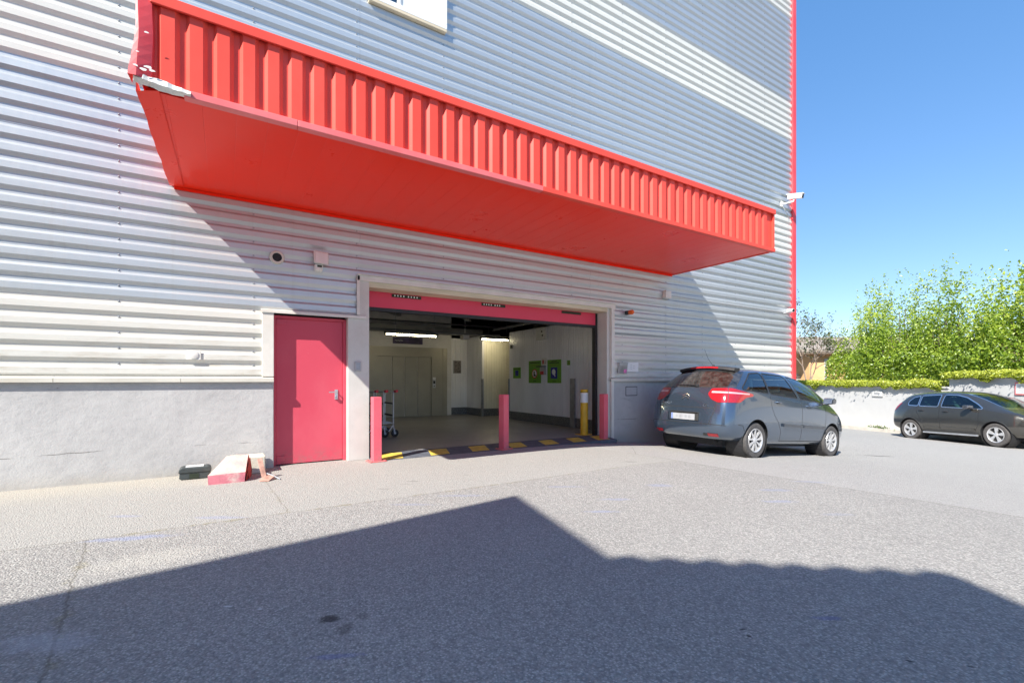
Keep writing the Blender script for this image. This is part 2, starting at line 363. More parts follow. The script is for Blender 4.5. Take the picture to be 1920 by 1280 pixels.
# ------------------------------------------------------------------ mesh helpers
class MB:
    def __init__(s): s.v = []; s.f = []; s.mi = []; s.k = 0
    def mat(s, k): s.k = k; return s
    def face(s, pts):
        n = len(s.v); s.v += [tuple(p) for p in pts]; s.f.append(tuple(range(n, n + len(pts)))); s.mi.append(s.k); return s
    def raw(s, vs, fs):
        n = len(s.v); s.v += [tuple(p) for p in vs]
        for f in fs: s.f.append(tuple(n + i for i in f)); s.mi.append(s.k)
        return s
    def box(s, x0, x1, y0, y1, z0, z1):
        v = [(x0, y0, z0), (x1, y0, z0), (x1, y1, z0), (x0, y1, z0), (x0, y0, z1), (x1, y0, z1), (x1, y1, z1), (x0, y1, z1)]
        return s.raw(v, [(0, 3, 2, 1), (4, 5, 6, 7), (0, 1, 5, 4), (1, 2, 6, 5), (2, 3, 7, 6), (3, 0, 4, 7)])
    def prism(s, poly, axis, a, b):
        """poly: 2-D outline in the other two axes (in x,y,z order)"""
        def p3(p, w):
            q = list(p); q.insert(axis, w); return tuple(q)
        n = len(poly)
        v = [p3(p, a) for p in poly] + [p3(p, b) for p in poly]
        return s.raw(v, [tuple(range(n))[::-1], tuple(range(n, 2 * n))] + [(i, (i + 1) % n, n + (i + 1) % n, n + i) for i in range(n)])
    def bar(s, p0, p1, w, h, up=(0, 0, 1)):
        p0, p1 = Vector(p0), Vector(p1); d = (p1 - p0).normalized(); u = Vector(up)
        if abs(d.dot(u)) > .98: u = Vector((1, 0, 0))
        sd = d.cross(u).normalized() * w / 2; u = sd.cross(d).normalized() * h / 2
        v = [p0 - sd - u, p0 + sd - u, p0 + sd + u, p0 - sd + u, p1 - sd - u, p1 + sd - u, p1 + sd + u, p1 - sd + u]
        return s.raw(v, [(0, 3, 2, 1), (4, 5, 6, 7), (0, 1, 5, 4), (1, 2, 6, 5), (2, 3, 7, 6), (3, 0, 4, 7)])
    def tube(s, pts, r, n=8, cap=True):
        pts = [Vector(p) for p in pts]; rs = r if isinstance(r, (list, tuple)) else [r] * len(pts)
        rings = []; prev = None
        for i, p in enumerate(pts):
            d = (pts[min(i + 1, len(pts) - 1)] - pts[max(i - 1, 0)]).normalized()
            if prev is None:
                a = d.orthogonal().normalized()
            else:
                a = (prev - d * prev.dot(d)); a = a.normalized() if a.length > 1e-6 else d.orthogonal().normalized()
            prev = a; b = d.cross(a)
            rings.append([p + (a * math.cos(2 * math.pi * k / n) + b * math.sin(2 * math.pi * k / n)) * rs[i] for k in range(n)])
        v = [q for rg in rings for q in rg]; f = []
        for i in range(len(rings) - 1):
            for k in range(n):
                f.append((i * n + k, i * n + (k + 1) % n, (i + 1) * n + (k + 1) % n, (i + 1) * n + k))
        if cap: f += [tuple(range(n))[::-1], tuple(range((len(rings) - 1) * n, len(rings) * n))]
        return s.raw(v, f)
    def lathe(s, prof, origin, axis, n=24, closed=False):
        """prof: (radius, along) pairs round an axis through origin"""
        o = Vector(origin); ax = Vector(axis).normalized(); a = ax.orthogonal().normalized(); b = ax.cross(a)
        v = []; f = []; m = len(prof)
        for k in range(n):
            w = a * math.cos(2 * math.pi * k / n) + b * math.sin(2 * math.pi * k / n)
            v += [o + w * r + ax * h for r, h in prof]
        for k in range(n):
            for i in range(m if closed else m - 1):
                j = (i + 1) % m
                f.append((k * m + i, ((k + 1) % n) * m + i, ((k + 1) % n) * m + j, k * m + j))
        return s.raw(v, f)
    def disc(s, origin, axis, r, n=24):
        o = Vector(origin); ax = Vector(axis).normalized(); a = ax.orthogonal().normalized(); b = ax.cross(a)
        return s.face([o + (a * math.cos(2 * math.pi * k / n) + b * math.sin(2 * math.pi * k / n)) * r for k in range(n)])
    def build(s, name, mats, parent=None, smooth=False, bevel=0, label=None, off=None, kind=None):
        me = bpy.data.meshes.new(name); me.from_pydata(s.v, [], s.f)
        mats = mats if isinstance(mats, (list, tuple)) else [mats]
        for q in mats: me.materials.append(q if not isinstance(q, str) else M[q])
        me.polygons.foreach_set('material_index', s.mi)
        bm = bmesh.new(); bm.from_mesh(me); bmesh.ops.recalc_face_normals(bm, faces=bm.faces); bm.to_mesh(me); bm.free()
        if smooth:
            me.polygons.foreach_set('use_smooth', [True] * len(me.polygons))
            me.set_sharp_from_angle(angle=R(40))
        return link(name, me, parent, bevel, label, off, kind)

def world_loc(o):
    v = Vector((0, 0, 0))
    while o is not None: v += o.location; o = o.parent
    return v
def link(name, me, parent=None, bevel=0, label=None, off=None, kind=None):
    o = bpy.data.objects.new(name, me); C.objects.link(o)
    if parent is not None:
        o.parent = parent
        o.location = off if off is not None else -world_loc(parent)   # meshes are written in world metres
    if bevel:
        b = o.modifiers.new('bevel', 'BEVEL'); b.width = bevel; b.segments = 2; b.limit_method = 'ANGLE'; b.angle_limit = R(35)
    if label: o['label'] = label
    if kind: o['kind'] = kind
    return o
def tag(o, label, cat, group=None, kind=None):
    o['label'] = label; o['category'] = cat
    if group: o['group'] = group
    if kind: o['kind'] = kind
    return o
def thing(name, label, cat, loc=(0, 0, 0), group=None, rotz=0):
    o = bpy.data.objects.new(name, None); C.objects.link(o); o.location = loc; o.rotation_euler = (0, 0, rotz)
    o.empty_display_size = .2
    return tag(o, label, cat, group)
def struct(name, mb, m, **k):
    o = mb.build(name, m, **k); o['kind'] = 'structure'; return o
def copy_tree(o, loc, label):
    c = o.copy(); C.objects.link(c); c.location = loc; c['label'] = label
    for ch in o.children:
        d = ch.copy(); C.objects.link(d); d.parent = c
        for g in ch.children:
            e = g.copy(); C.objects.link(e); e.parent = d
    return c
def text_mesh(body, size, extr=.004, align='CENTER'):
    cu = bpy.data.curves.new('lettering', 'FONT'); cu.body = body; cu.size = size; cu.extrude = extr; cu.align_x = align; cu.align_y = 'CENTER'
    o = bpy.data.objects.new('lettering', cu); C.objects.link(o)
    dg = bpy.context.evaluated_depsgraph_get(); me = bpy.data.meshes.new_from_object(o.evaluated_get(dg))
    bpy.data.objects.remove(o); bpy.data.curves.remove(cu)
    return me

# ------------------------------------------------------------------ camera, light
HX, HY, HZ = 0.0, -7.5, 1.25
cam = bpy.data.cameras.new('camera'); co_ = bpy.data.objects.new('camera', cam); C.objects.link(co_)
co_.location = (HX, HY, HZ); co_.rotation_euler = (R(90), 0, -R(31.797))
cam.sensor_width = 36; cam.lens = 871.03 / 1920 * 36; cam.shift_y = 72 / 1920; cam.clip_start = .05; cam.clip_end = 3000
scene.camera = co_

sun_d = Vector((.98, .45, -1.0)).normalized()
sl = bpy.data.lights.new('sun', 'SUN'); sl.energy = 5.0; sl.angle = R(.5); sl.color = (1, .95, .87)
so = bpy.data.objects.new('sun', sl); C.objects.link(so); so.rotation_euler = sun_d.to_track_quat('-Z', 'Y').to_euler(); so.location = (-20, -10, 25)
w = bpy.data.worlds.new('World'); scene.world = w; w.use_nodes = True
wt = NT(w.node_tree); bg = w.node_tree.nodes['Background']
sky = wt.n('ShaderNodeTexSky'); sky.sky_type = 'NISHITA'; sky.sun_disc = False
sky.sun_elevation = math.asin(-sun_d.z); sky.sun_rotation = math.atan2(-sun_d.x, -sun_d.y)
sky.altitude = 0; sky.air_density = 1.0; sky.dust_density = 0.0; sky.ozone_density = 1.6
mx_ = wt.n('ShaderNodeMix', _data_type='RGBA'); mx_.inputs[0].default_value = .55      # evens out the bright band at the horizon
wt.link(sky.outputs[0], mx_.inputs[6]); mx_.inputs[7].default_value = (.18, 1.10, 2.9, 1)
wt.link(mx_.outputs[2], bg.inputs[0]); bg.inputs[1].default_value = .136
scene.view_settings.view_transform = 'Standard'; scene.view_settings.look = 'None'; scene.view_settings.gamma = 1
scene.view_settings.exposure = 1.0
scene.cycles.use_denoising = True
scene.cycles.max_bounces = 10; scene.cycles.diffuse_bounces = 5; scene.cycles.glossy_bounces = 4; scene.cycles.transparent_max_bounces = 16

# ------------------------------------------------------------------ ground
GT = [(-400, 0), (5.2, 0), (6.2, -.03), (7, -.08), (8.4, -.20), (11.1, -.40), (14, -.54), (17, -.64), (19.3, -.72), (20.5, -.79), (23, -.86), (32, -.95), (60, -1.05), (1000, -1.3)]
def gz(x):
    for (a, za), (b, zb) in zip(GT, GT[1:]):
        if x <= b:
            u = (x - a) / (b - a); return za + (zb - za) * u
    return GT[-1][1]
def gzs(x): return sum(gz(x + d) for d in (-.5, -.25, 0, .25, .5)) / 5
g = MB(); xs = [-600, -120, -40] + [-10 + i * .25 for i in range(180)] + [38, 45, 60, 120, 300, 900]
ys = [-700, -100, -30, -10, 0, 10, 40, 150, 900]
nv = len(ys)
g.raw([(x, y, gzs(x)) for x in xs for y in ys], [(i * nv + j, (i + 1) * nv + j, (i + 1) * nv + j + 1, i * nv + j + 1) for i in range(len(xs) - 1) for j in range(nv - 1)])
struct('ground', g, 'asphalt', smooth=True)

# ------------------------------------------------------------------ warehouse
wh = thing('warehouse', 'silver and cream corrugated metal warehouse with a red canopy over its open gate', 'building', (6, 0, 0))
PER = .193; Z0 = 2.316 - .071          # lower edge of the dark joint under a crest
CR, VA = -.063, -.034                   # y of crests and valleys
def clad_profile(z0, z1):
    pts = []
    k = math.floor((z0 - Z0) / PER) - 1
    while True:
        b = Z0 + k * PER
        for (dz, y) in ((0, VA), (.048, CR), (.121, CR), (.154, VA)):
            pts.append((b + dz + .0, y))
        k += 1
        if b > z1: break
    out = []
    for (za, ya), (zb, yb) in zip(pts, pts[1:]):
        if zb <= z0 or za >= z1: continue
        if za < z0: ya += (yb - ya) * (z0 - za) / (zb - za); za = z0
        if zb > z1: yb = ya + (yb - ya) * (z1 - za) / (zb - za); zb = z1
        if not out: out.append((za, ya))
        out.append((zb, yb))
    return out
BANDS = [(1.27, Z0, 'cream')]
for a, b, m_ in ((0, 14, 'silver'), (14, 20, 'cream'), (20, 32, 'silver'), (32, 38, 'cream'), (38, 51, 'silver'), (51, 57, 'cream'), (57, 64, 'silver')):
    BANDS.append((Z0 + a * PER, Z0 + b * PER, m_))
REGS = [(-9.0, .47, 1.27, 14.6), (.47, 1.77, 2.215, 14.6), (1.77, 7.19, 2.86, 14.6), (7.19, 14.56, 1.27, 14.6)]
ROOFZ = BANDS[-1][1]
LAPS = {5, 10, 25, 30, 43, 48}
JOBS = [(b, REGS) for b in BANDS if b[0] > 2.9] + [(b, [r_]) for b in BANDS if b[0] <= 2.9 for r_ in REGS]
for (b0, b1, mname), regs_ in JOBS:
    mb = MB()
    for x0, x1, z0, z1 in regs_:
        a, b = max(b0, z0), min(b1, z1)
        if b - a < .02: continue
        cuts = [x0] + [x for x in (-2.93, 1.81, 6.55, 11.29) if x0 < x < x1] + [x1]
        for xa, xb in zip(cuts, cuts[1:]):
            pr = clad_profile(a, b); n = len(pr); dy = 0
            xa2 = xa + (.002 if xa != x0 else 0)
            mb.raw([(xa2, y, z) for z, y in pr] + [(xb, y, z) for z, y in pr], [(i, i + 1, n + i + 1, n + i) for i in range(n - 1)])
            for k in LAPS:            # the upper sheet laps over the lower one: a thin step
                zz = Z0 + k * PER
                if a < zz < b: mb.box(xa2, xb, VA - .004, VA + .002, zz - .012, zz - .002)
    if mb.v: mb.build('cladding', mname, wh)
# screws: rows over the whole sheet, far more than a hundred
sc = MB()
cols_ = [-2.6, -1.11, .352, 1.765, 3.23, 4.63, 6.07, 7.50, 8.93, 10.30, 11.7, 13.1, 14.4]
for x in cols_:
    for k in range(-5, 60):
        z = Z0 + k * PER + .172
        ok = any(a <= x <= b and c0 + .03 <= z <= d0 for a, b, c0, d0 in REGS)
        if ok: sc.lathe([(.012, 0), (.012, -.004), (.007, -.010), (.0005, -.012)], (x, VA, z), (0, 1, 0), 6)
sc.build('screws', 'galv', wh, kind='stuff')
# remaining shell: sides, back, roof
sh = MB().box(14.56, 14.60, -.03, 26, -1, ROOFZ).box(-9, 14.6, 25.9, 26, -1, ROOFZ).box(-9.1, -9.0, -.06, 26, -1, ROOFZ).box(-9.1, 14.62, -.05, 26.1, ROOFZ, ROOFZ + .15)
sh.build('rear_shell', 'silver', wh)
MB().box(14.50, 14.69, -.10, .12, -.7, ROOFZ + .1).box(14.60, 14.69, .12, .13, -.7, ROOFZ + .1).build('corner_trim', 'red_edge', wh, bevel=.008)
# concrete plinth
pl = MB().box(-9.0, .605, -.065, .30, -.4, 1.245).build('plinth', 'concrete', wh, bevel=.01)
MB().box(7.20, 14.5, -.055, .30, -1.0, 1.235).build('plinth', 'concrete', wh, bevel=.006)
def flashing(x0, x1):
    prof = [(-.055, 1.295), (-.075, 1.285), (-.112, 1.272), (-.112, 1.222), (-.104, 1.222), (-.104, 1.262), (-.055, 1.262)]
    return MB().prism(prof, 0, x0, x1)
for x0, x1 in ((-9, -4.6), (-4.595, -1.69), (-1.685, -.48), (-.475, .60), (7.10, 9.3), (9.304, 12.2), (12.204, 14.5)):
    flashing(x0, x1).build('sill_flashing', 'flash', wh)
# red side door
MB().box(.455, .605, -.085, .06, 1.296, 2.205).build('door_trim', 'trim_white', wh, bevel=.006)
MB().prism([(-.035, 2.265), (-.10, 2.245), (-.10, 2.205), (-.085, 2.205), (-.035, 2.235)], 0, .44, 1.90).build('door_hood', 'trim_white', wh)
df = MB().box(.605, .640, .035, .16, 0, 2.19).box(1.578, 1.625, .035, .16, 0, 2.19).box(.64, 1.578, .035, .16, 2.15, 2.19).build('door_frame', 'red_door', wh, bevel=.004)
dr = MB().box(.643, 1.575, .06, .12, .015, 2.147).build('door', 'red_door', wh, bevel=.004)
MB().box(.60, 1.63, .16, .2, -.02, 2.25).build('door_backing', 'dark', wh)
hd = MB().box(1.455, 1.50, .048, .06, .95, 1.10).tube([(1.478, .05, 1.065), (1.478, -.005, 1.065), (1.46, -.012, 1.065), (1.36, -.012, 1.062)], .010, 8)
hd.lathe([(.012, 0), (.018, -.012), (.018, -.03), (.004, -.034)], (1.478, .05, .985), (0, 1, 0), 10)
hd.build('handle', 'alu', dr, smooth=True)
for z in (2.10, .10):
    MB().box(.645, .77, .045, .058, z - .045, z + .035).build('hinge', 'red_door', dr, bevel=.004)
# jambs and gate frame
MB().box(1.625, 1.95, -.075, .27, 0, 2.204).box(1.77, 1.95, -.075, .27, 2.204, 2.87).build('gate_jamb', 'jamb', wh, bevel=.005)
MB().box(1.755, 1.80, -.10, -.076, 2.262, 2.875).build('gate_trim', 'trim_white', wh, bevel=.003)
MB().box(7.05, 7.20, -.03, .27, -.2, 2.87).build('gate_jamb', 'jamb', wh, bevel=.005)
MB().box(7.13, 7.22, -.095, -.031, 1.30, 2.87).box(7.13, 7.205, -.09, -.031, -.2, 1.22).build('gate_trim', 'trim_white', wh, bevel=.003)
hh = MB().mat(0).box(1.951, 7.049, -.05, .265, 2.72, 2.87).mat(1).box(1.76, 7.24, -.10, -.051, 2.80, 2.885).mat(1).box(1.76, 7.26, -.125, -.03, 2.886, 2.898)
hh.build('gate_header', ['header', 'trim_white'], wh, bevel=.004)
gt = MB().box(1.951, 7.02, .275, .32, 2.46, 2.82).build('gate_panel', 'red_gate', wh, label='lower section of the raised sectional gate, red')
MB().box(1.951, 7.02, .27, .335, 2.40, 2.459).box(1.951, 7.02, .27, .9, 2.83, 2.86).build('rubber_seal', 'black', gt)
for x0, n_ in ((2.42, 8), (4.14, 7), (6.05, 0)):
    st = MB().mat(0).box(x0, x0 + .52, .262, .274, 2.655, 2.705)
    st.mat(1)
    for q in range(n_):
        xx = x0 + .04 + q * .052 + (.03 if q > 3 else 0)
        st.box(xx, xx + .018, .258, .262, 2.668, 2.697)
    st.build('gate_label', ['ink', 'white'], gt)
for x_ in (6.99, 1.951): MB().box(x_, x_ + .058, .272, .38, 0, 2.72).build('gate_rail', 'black', wh)
# upper window
wn = MB().box(1.93, 3.26, -.13, -.02, 7.26, 7.34).box(1.93, 2.0, -.13, -.02, 7.34, 8.6).box(3.17, 3.26, -.13, -.02, 7.34, 8.6).box(1.93, 3.26, -.13, -.02, 8.601, 8.68).box(2.40, 2.45, -.115, -.02, 7.34, 8.6)
wnf = wn.build('window', 'white', wh, bevel=.006)
MB().box(2.45, 3.17, -.09, -.03, 7.34, 8.6).build('blind_panel', 'white', wnf)
MB().box(2.0, 2.40, -.08, -.07, 7.34, 8.6).build('pane', 'winglass', wnf)
MB().box(1.94, 3.25, -.128, -.02, 7.215, 7.257).build('window_sill', 'header', wnf)

# ------------------------------------------------------------------ canopy (part of the warehouse)
CX0, CX1, CY, CZ0, CZ1 = -.60, 9.17, -2.43, 3.77, 4.55
cnp = bpy.data.objects.new('canopy', None); C.objects.link(cnp); cnp.parent = wh; cnp.location = Vector((4, -1.2, 3.8)) - Vector(wh.location)
cnp['label'] = 'long red metal canopy with a ribbed fascia, its left corner dented and chipped'
fa = MB(); P = .2065; prof = []; x = CX0 + .06
while x + P < CX1 - .06:
    prof += [(x, CY), (x + .046, CY), (x + .074, CY - .032), (x + .172, CY - .032), (x + P - .0005, CY)]
    x += P
prof += [(x, CY), (CX1 - .03, CY), (CX1 - .03, CY + .02)]
n = len(prof)
fa.raw([(px, py, CZ0 + .03) for px, py in prof] + [(px, py, CZ1 - .02) for px, py in prof], [(i, i + 1, n + i + 1, n + i) for i in range(n - 1)])
fa.build('fascia', 'red_can', cnp)
sof = MB(); xx = CX0 + .16; edges = [CX0 + .02]
while xx < CX1 - .1: edges.append(xx); xx += .272
edges.append(CX1)
for a, b in zip(edges, edges[1:]):
    sof.prism([(a + .0008, CZ0), (a + .003, CZ0 - .0014), (b - .003, CZ0 - .0014), (b - .0008, CZ0)], 1, CY + .03, -.035)
sof.box(CX0 + .02, CX1, CY + .03, -.035, CZ0 + .001, CZ0 + .02)
sof.build('soffit', 'red_sof', cnp)
MB().box(CX0 + .06, CX1 + .02, CY - .062, CY - .039, CZ1 - .065, CZ1 + .03).build('top_trim', 'red_can', cnp, bevel=.006)
MB().box(CX0 + .1, CX1, CY - .039, -.075, CZ1 - .03, CZ1 + .0).build('roof_sheet', 'galv', cnp)
for a, b, m_ in ((CX0 + .30, .62, 'red_trim'), (.624, 3.6, 'red_trim'), (3.604, 6.7, 'red_can'), (6.704, CX1 + .01, 'red_can')):
    MB().box(a, b, CY - .055, CY + .032, CZ0 - .018, CZ0 + .048).build('bottom_trim', m_, cnp, bevel=.005)
MB().box(CX1 - .03, CX1 + .005, CY - .04, -.035, CZ0 - .012, CZ1).build('end_panel', 'red_can', cnp)
MB().box(CX0 + .05, CX1 - .05, -.068, -.036, CZ0 - .045, CZ0 - .008).build('wall_trim', 'red_sof', cnp)
# bent corner piece on the left end
def dent(bm_v, s_):
    return [(p[0] + s_ * mnoise.noise(Vector((p[0] * 3, p[1] * 3, p[2] * 3 + 5))), p[1] + s_ * mnoise.noise(Vector((p[0] * 3 + 9, p[1] * 3, p[2] * 3))), p[2]) for p in bm_v]
cp = MB(); rows = 9; pts = []
for i in range(rows + 1):
    u = i / rows; z = CZ0 + .035 + (CZ1 + .01 - CZ0 - .035) * u
    bend = .035 * (1 - u) ** 2
    pts += [(CX0 - .03 - bend, CY + .06, z), (CX0 - .035 - bend * 1.2, CY - .045 - bend, z), (CX0 - .02, CY - .055 - bend, z), (CX0 + .075, CY - .046, z), (CX0 + .09, CY + .01, z)]
pts = dent(pts, .012)
cp.raw(pts, [(i * 5 + j, i * 5 + j + 1, (i + 1) * 5 + j + 1, (i + 1) * 5 + j) for i in range(rows) for j in range(4)])
cp.build('corner_piece', 'red_edge', cnp, label='bent left corner flashing of the canopy with chipped paint')
ch = MB(); paint_chips = []
rnd = random.Random(3)
pp = []
for i in range(13):
    u = i / 12; xq = CX0 - .05 + .40 * u
    h = (.035 + .014 * rnd.random()) * (1 - .45 * max(0, u - .6) / .4)
    y = CY - .072 + .015 * rnd.random()
    zc = CZ0 + .045 - .035 * u
    pp += [(xq, y + .03, zc - h), (xq, y - .012, zc - h * .3), (xq, y - .004, zc + h * .8), (xq, y + .05, zc + h)]
ch.raw(pp, [(i * 4 + j, i * 4 + j + 1, (i + 1) * 4 + j + 1, (i + 1) * 4 + j) for i in range(12) for j in range(3)])
for (a, zc, s_) in ((.09, .42, .018), (.03, .24, .012), (.10, .13, .028), (.02, .12, .02), (.07, .105, .03), (.13, .11, .022)):
    xq = CX0 - .05 + a; yq = CY - .066 - .008
    k_ = [(xq + s_ * math.cos(q) * rnd.uniform(.6, 1.2), yq - .02, CZ0 + zc + s_ * .5 * math.sin(q) * rnd.uniform(.5, 1.2)) for q in [i * .9 for i in range(7)]]
    paint_chips.append(MB().face(k_))
ch.build('chipped_edge', 'white_chip', cnp, label='bare white chipped metal along the dented canopy corner')
for q in paint_chips: q.build('paint_chip', 'white_chip', cnp)
# crumpled underside strip by the left end
cs = MB(); NN = 14; pts = []
for i in range(NN + 1):
    u = i / NN; y = CY - .02 + (2.36) * u
    jag = .016 * mnoise.noise(Vector((u * 7, 2.2, 0))) + .006 * mnoise.noise(Vector((u * 23, 4.2, 0)))
    low = .05 * (1 - u) * (1 + mnoise.noise(Vector((u * 5, 9, 0))))
    for j in range(5):
        v = j / 4
        pts.append((CX0 - .035 * (1 - u) + jag * (1 - v) + .155 * v, y, CZ0 - .012 - low * (1 - v) ** 1.3 - .012 * abs(mnoise.noise(Vector((u * 9, v * 3, 1)))) * (1 - v)))
cs.raw(pts, [(i * 5 + j, i * 5 + j + 1, (i + 1) * 5 + j + 1, (i + 1) * 5 + j) for i in range(NN) for j in range(4)])
for i in range(NN):  # short return that hangs on the end
    a, b = pts[i * 5], pts[(i + 1) * 5]
    cs.face([a, b, (b[0], b[1], CZ0 + .06), (a[0], a[1], CZ0 + .06)])
cs.build('crumpled_strip', 'red_sof', cnp, smooth=True, label='crumpled red sheet along the left edge of the soffit')
MB().box(CX0 - .005, CX0 + .03, CY + .05, -.035, CZ0 + .05, CZ1).build('end_panel', 'red_can', cnp)

# ------------------------------------------------------------------ garage interior (parts of the warehouse)
struct('garage_floor', MB().box(.9, 10.4, .20, 7.9, -.6, .022), 'floor')
def ribbed(axis, a0, a1, face, back, z1):
    # vertical ribs along one wall: raised faces at `face`, shallow grooves 12 mm behind
    d = .013 if back > face else -.013; pr = [(a0, face)]; q = a0
    while q + .1 < a1:
        pr += [(q + .078, face), (q + .084, face + d), (q + .094, face + d), (q + .1, face)]; q += .1
    pr += [(a1, face), (a1, back), (a0, back)]
    if axis == 1: pr = [(p[1], p[0]) for p in pr]
    return MB().prism(pr, 2, 0, z1)
iw = [('interior_wall', MB().box(.8, 6.79, 7.5, 7.62, 0, 3.5), 'plaster'),
      ('interior_wall', ribbed(0, 6.79, 7.43, 7.58, 7.7, 2.72), 'inwhite'),
      ('interior_wall', ribbed(1, 6.40, 7.58, 7.43, 7.50, 2.75), 'inwhite'),
      ('interior_wall', ribbed(0, 7.501, 10.4, 6.40, 6.5, 2.75), 'incream'),
      ('interior_wall', ribbed(1, .30, 5.0, 7.65, 7.75, 2.74), 'inwhite'),
      ('interior_wall', MB().box(.8, .9, .25, 7.62, 0, 3.5), 'plaster'),
      ('interior_wall', MB().box(10.4, 10.5, .25, 7.7, 0, 3.6), 'plaster'),
      ('interior_wall', MB().box(.8, 1.95, .271, .36, 0, 3.6).box(7.051, 10.5, .301, .36, -.2, 3.6).box(1.95, 7.051, .90, .95, 2.9, 3.6), 'plaster')]
for nm, mb, m_ in iw: mb.build(nm, m_, wh)
MB().box(.8, 10.5, .25, 7.8, 3.5, 3.62).build('ceiling', 'ceil', wh)
for y in (2.2, 4.0, 5.6): MB().box(.9, 10.4, y - .09, y + .09, 3.18, 3.48).build('ceiling_beam', 'dark', wh)
MB().box(.9, 7.64, 6.75, 6.95, 2.76, 2.98).build('ceiling_beam', 'beam', wh)
MB().bar((2.4, 3.2, 3.1), (4.2, 5.3, 3.1), .12, .12).bar((4.6, 3.2, 3.1), (6.4, 5.3, 3.1), .12, .12).build('ceiling_brace', 'beam', wh)
MB().box(.9, 7.65, 1.05, 1.13, 2.62, 2.70).build('gate_track', 'beam', wh)
MB().tube([(6.85, .5, 2.75), (6.85, 4.6, 2.75)], .035, 6).build('gate_track', 'beam', wh)
for (x0, x1, y0, y1) in ((6.79, 7.43, 7.565, 7.58), (7.415, 7.43, 6.40, 7.565), (7.43, 10.4, 6.385, 6.40), (7.63, 7.65, .38, 5.0)):
    MB().box(x0, x1, y0, y1, .02, .275).build('checker_skirting', 'checker', wh)
for (x, y, sx_, sy_) in ((7.40, 6.37, .07, .06), (7.62, 4.98, .06, .05)):
    MB().box(x, x + sx_, y, y + sy_, .02, 1.285).build('corner_guard', 'galv', wh, bevel=.004)
MB().box(7.60, 7.629, 1.73, 1.92, .02, 1.285).build('corner_guard', 'galv', wh, bevel=.004)
# lift
lf = MB().box(3.0, 4.18, 7.43, 7.5, .02, 2.34).box(6.02, 6.60, 7.43, 7.5, .02, 2.34).box(4.18, 6.02, 7.43, 7.5, 2.02, 2.34).box(6.44, 6.46, 7.42, 7.43, .02, 2.34).build('lift_frame', 'lift', wh)
for a, b in ((4.18, 4.66), (4.675, 5.08), (5.095, 5.525), (5.54, 6.02)):
    MB().box(a + .004, b - .004, 7.46, 7.49, .03, 2.015).build('lift_door', 'lift', lf, bevel=.006)
MB().mat(0).box(6.06, 6.17, 7.415, 7.43, .98, 1.34).mat(1).box(6.08, 6.15, 7.41, 7.415, 1.12, 1.22).box(6.10, 6.13, 7.41, 7.415, 1.02, 1.06).mat(2).box(6.06, 6.17, 7.41, 7.415, 1.27, 1.33).build('call_panel', ['alu', 'black', 'white'], lf)

# ------------------------------------------------------------------ threshold and posts
th = thing('threshold_ramp', 'black and yellow painted threshold ramp across the open gate', 'ramp', (4.5, 0, 0))
MB().prism([(-.34, .002), (.14, .034), (.26, .034), (.26, -.1), (-.34, -.1)], 0, 1.953, 7.04).build('ramp', 'black_road', th)
for xc in (2.32, 3.13, 3.90, 4.70, 5.45, 6.15, 6.8):
    wq = .17
    v = [(xc - wq - .06, -.29, .0095), (xc + wq - .06, -.29, .0095), (xc + wq + .05, .12, .0370), (xc - wq + .05, .12, .0370)]
    MB().face(v).build('yellow_marking', 'yellow_road', th)
def post(loc, rot, label):
    r = thing('bollard', label, 'bollard', loc, 'red square steel posts at the gate', rot)
    MB().box(-.065, .065, -.065, .065, 0, .985).build('post', 'red_post', r, bevel=.006, off=(0, 0, 0))
    pb = MB().box(-.13, .13, -.11, .11, 0, .012)
    for sx_ in (-1, 1):
        for sy_ in (-1, 1): pb.lathe([(.013, .012), (.013, .022), (.001, .024)], (sx_ * .1, sy_ * .085, 0), (0, 0, 1), 6)
    pb.build('base_plate', 'red_trim', r, off=(0, 0, 0))
post((1.99, -.33, .003), R(4), 'red square post beside the white jamb, in front of the trolleys')
post((4.29, -.30, .003), R(14), 'red square post standing alone in the middle of the gate opening')
post((6.80, -.20, -.03), R(8), 'red square post next to the yellow bollard at the far jamb')
yb = thing('bollard', 'round yellow bollard with a white sticker inside the gate', 'bollard', (6.88, .52, .022))
MB().lathe([(.085, 0), (.085, 1.0), (.078, 1.015), (.001, 1.018)], (0, 0, 0), (0, 0, 1), 28).build('post', 'yellow', yb, smooth=True, off=(0, 0, 0))
MB().lathe([(.0865, .72), (.0865, .94)], (0, 0, 0), (0, 0, 1), 28).build('sticker', 'white', yb, smooth=True, off=(0, 0, 0))
MB().lathe([(.088, .955), (.088, .965)], (0, 0, 0), (0, 0, 1), 28).build('band', 'ink', yb, off=(0, 0, 0))
MB().box(-.15, .15, -.13, .13, 0, .012).build('base_plate', 'yellow', yb, off=(0, 0, 0))

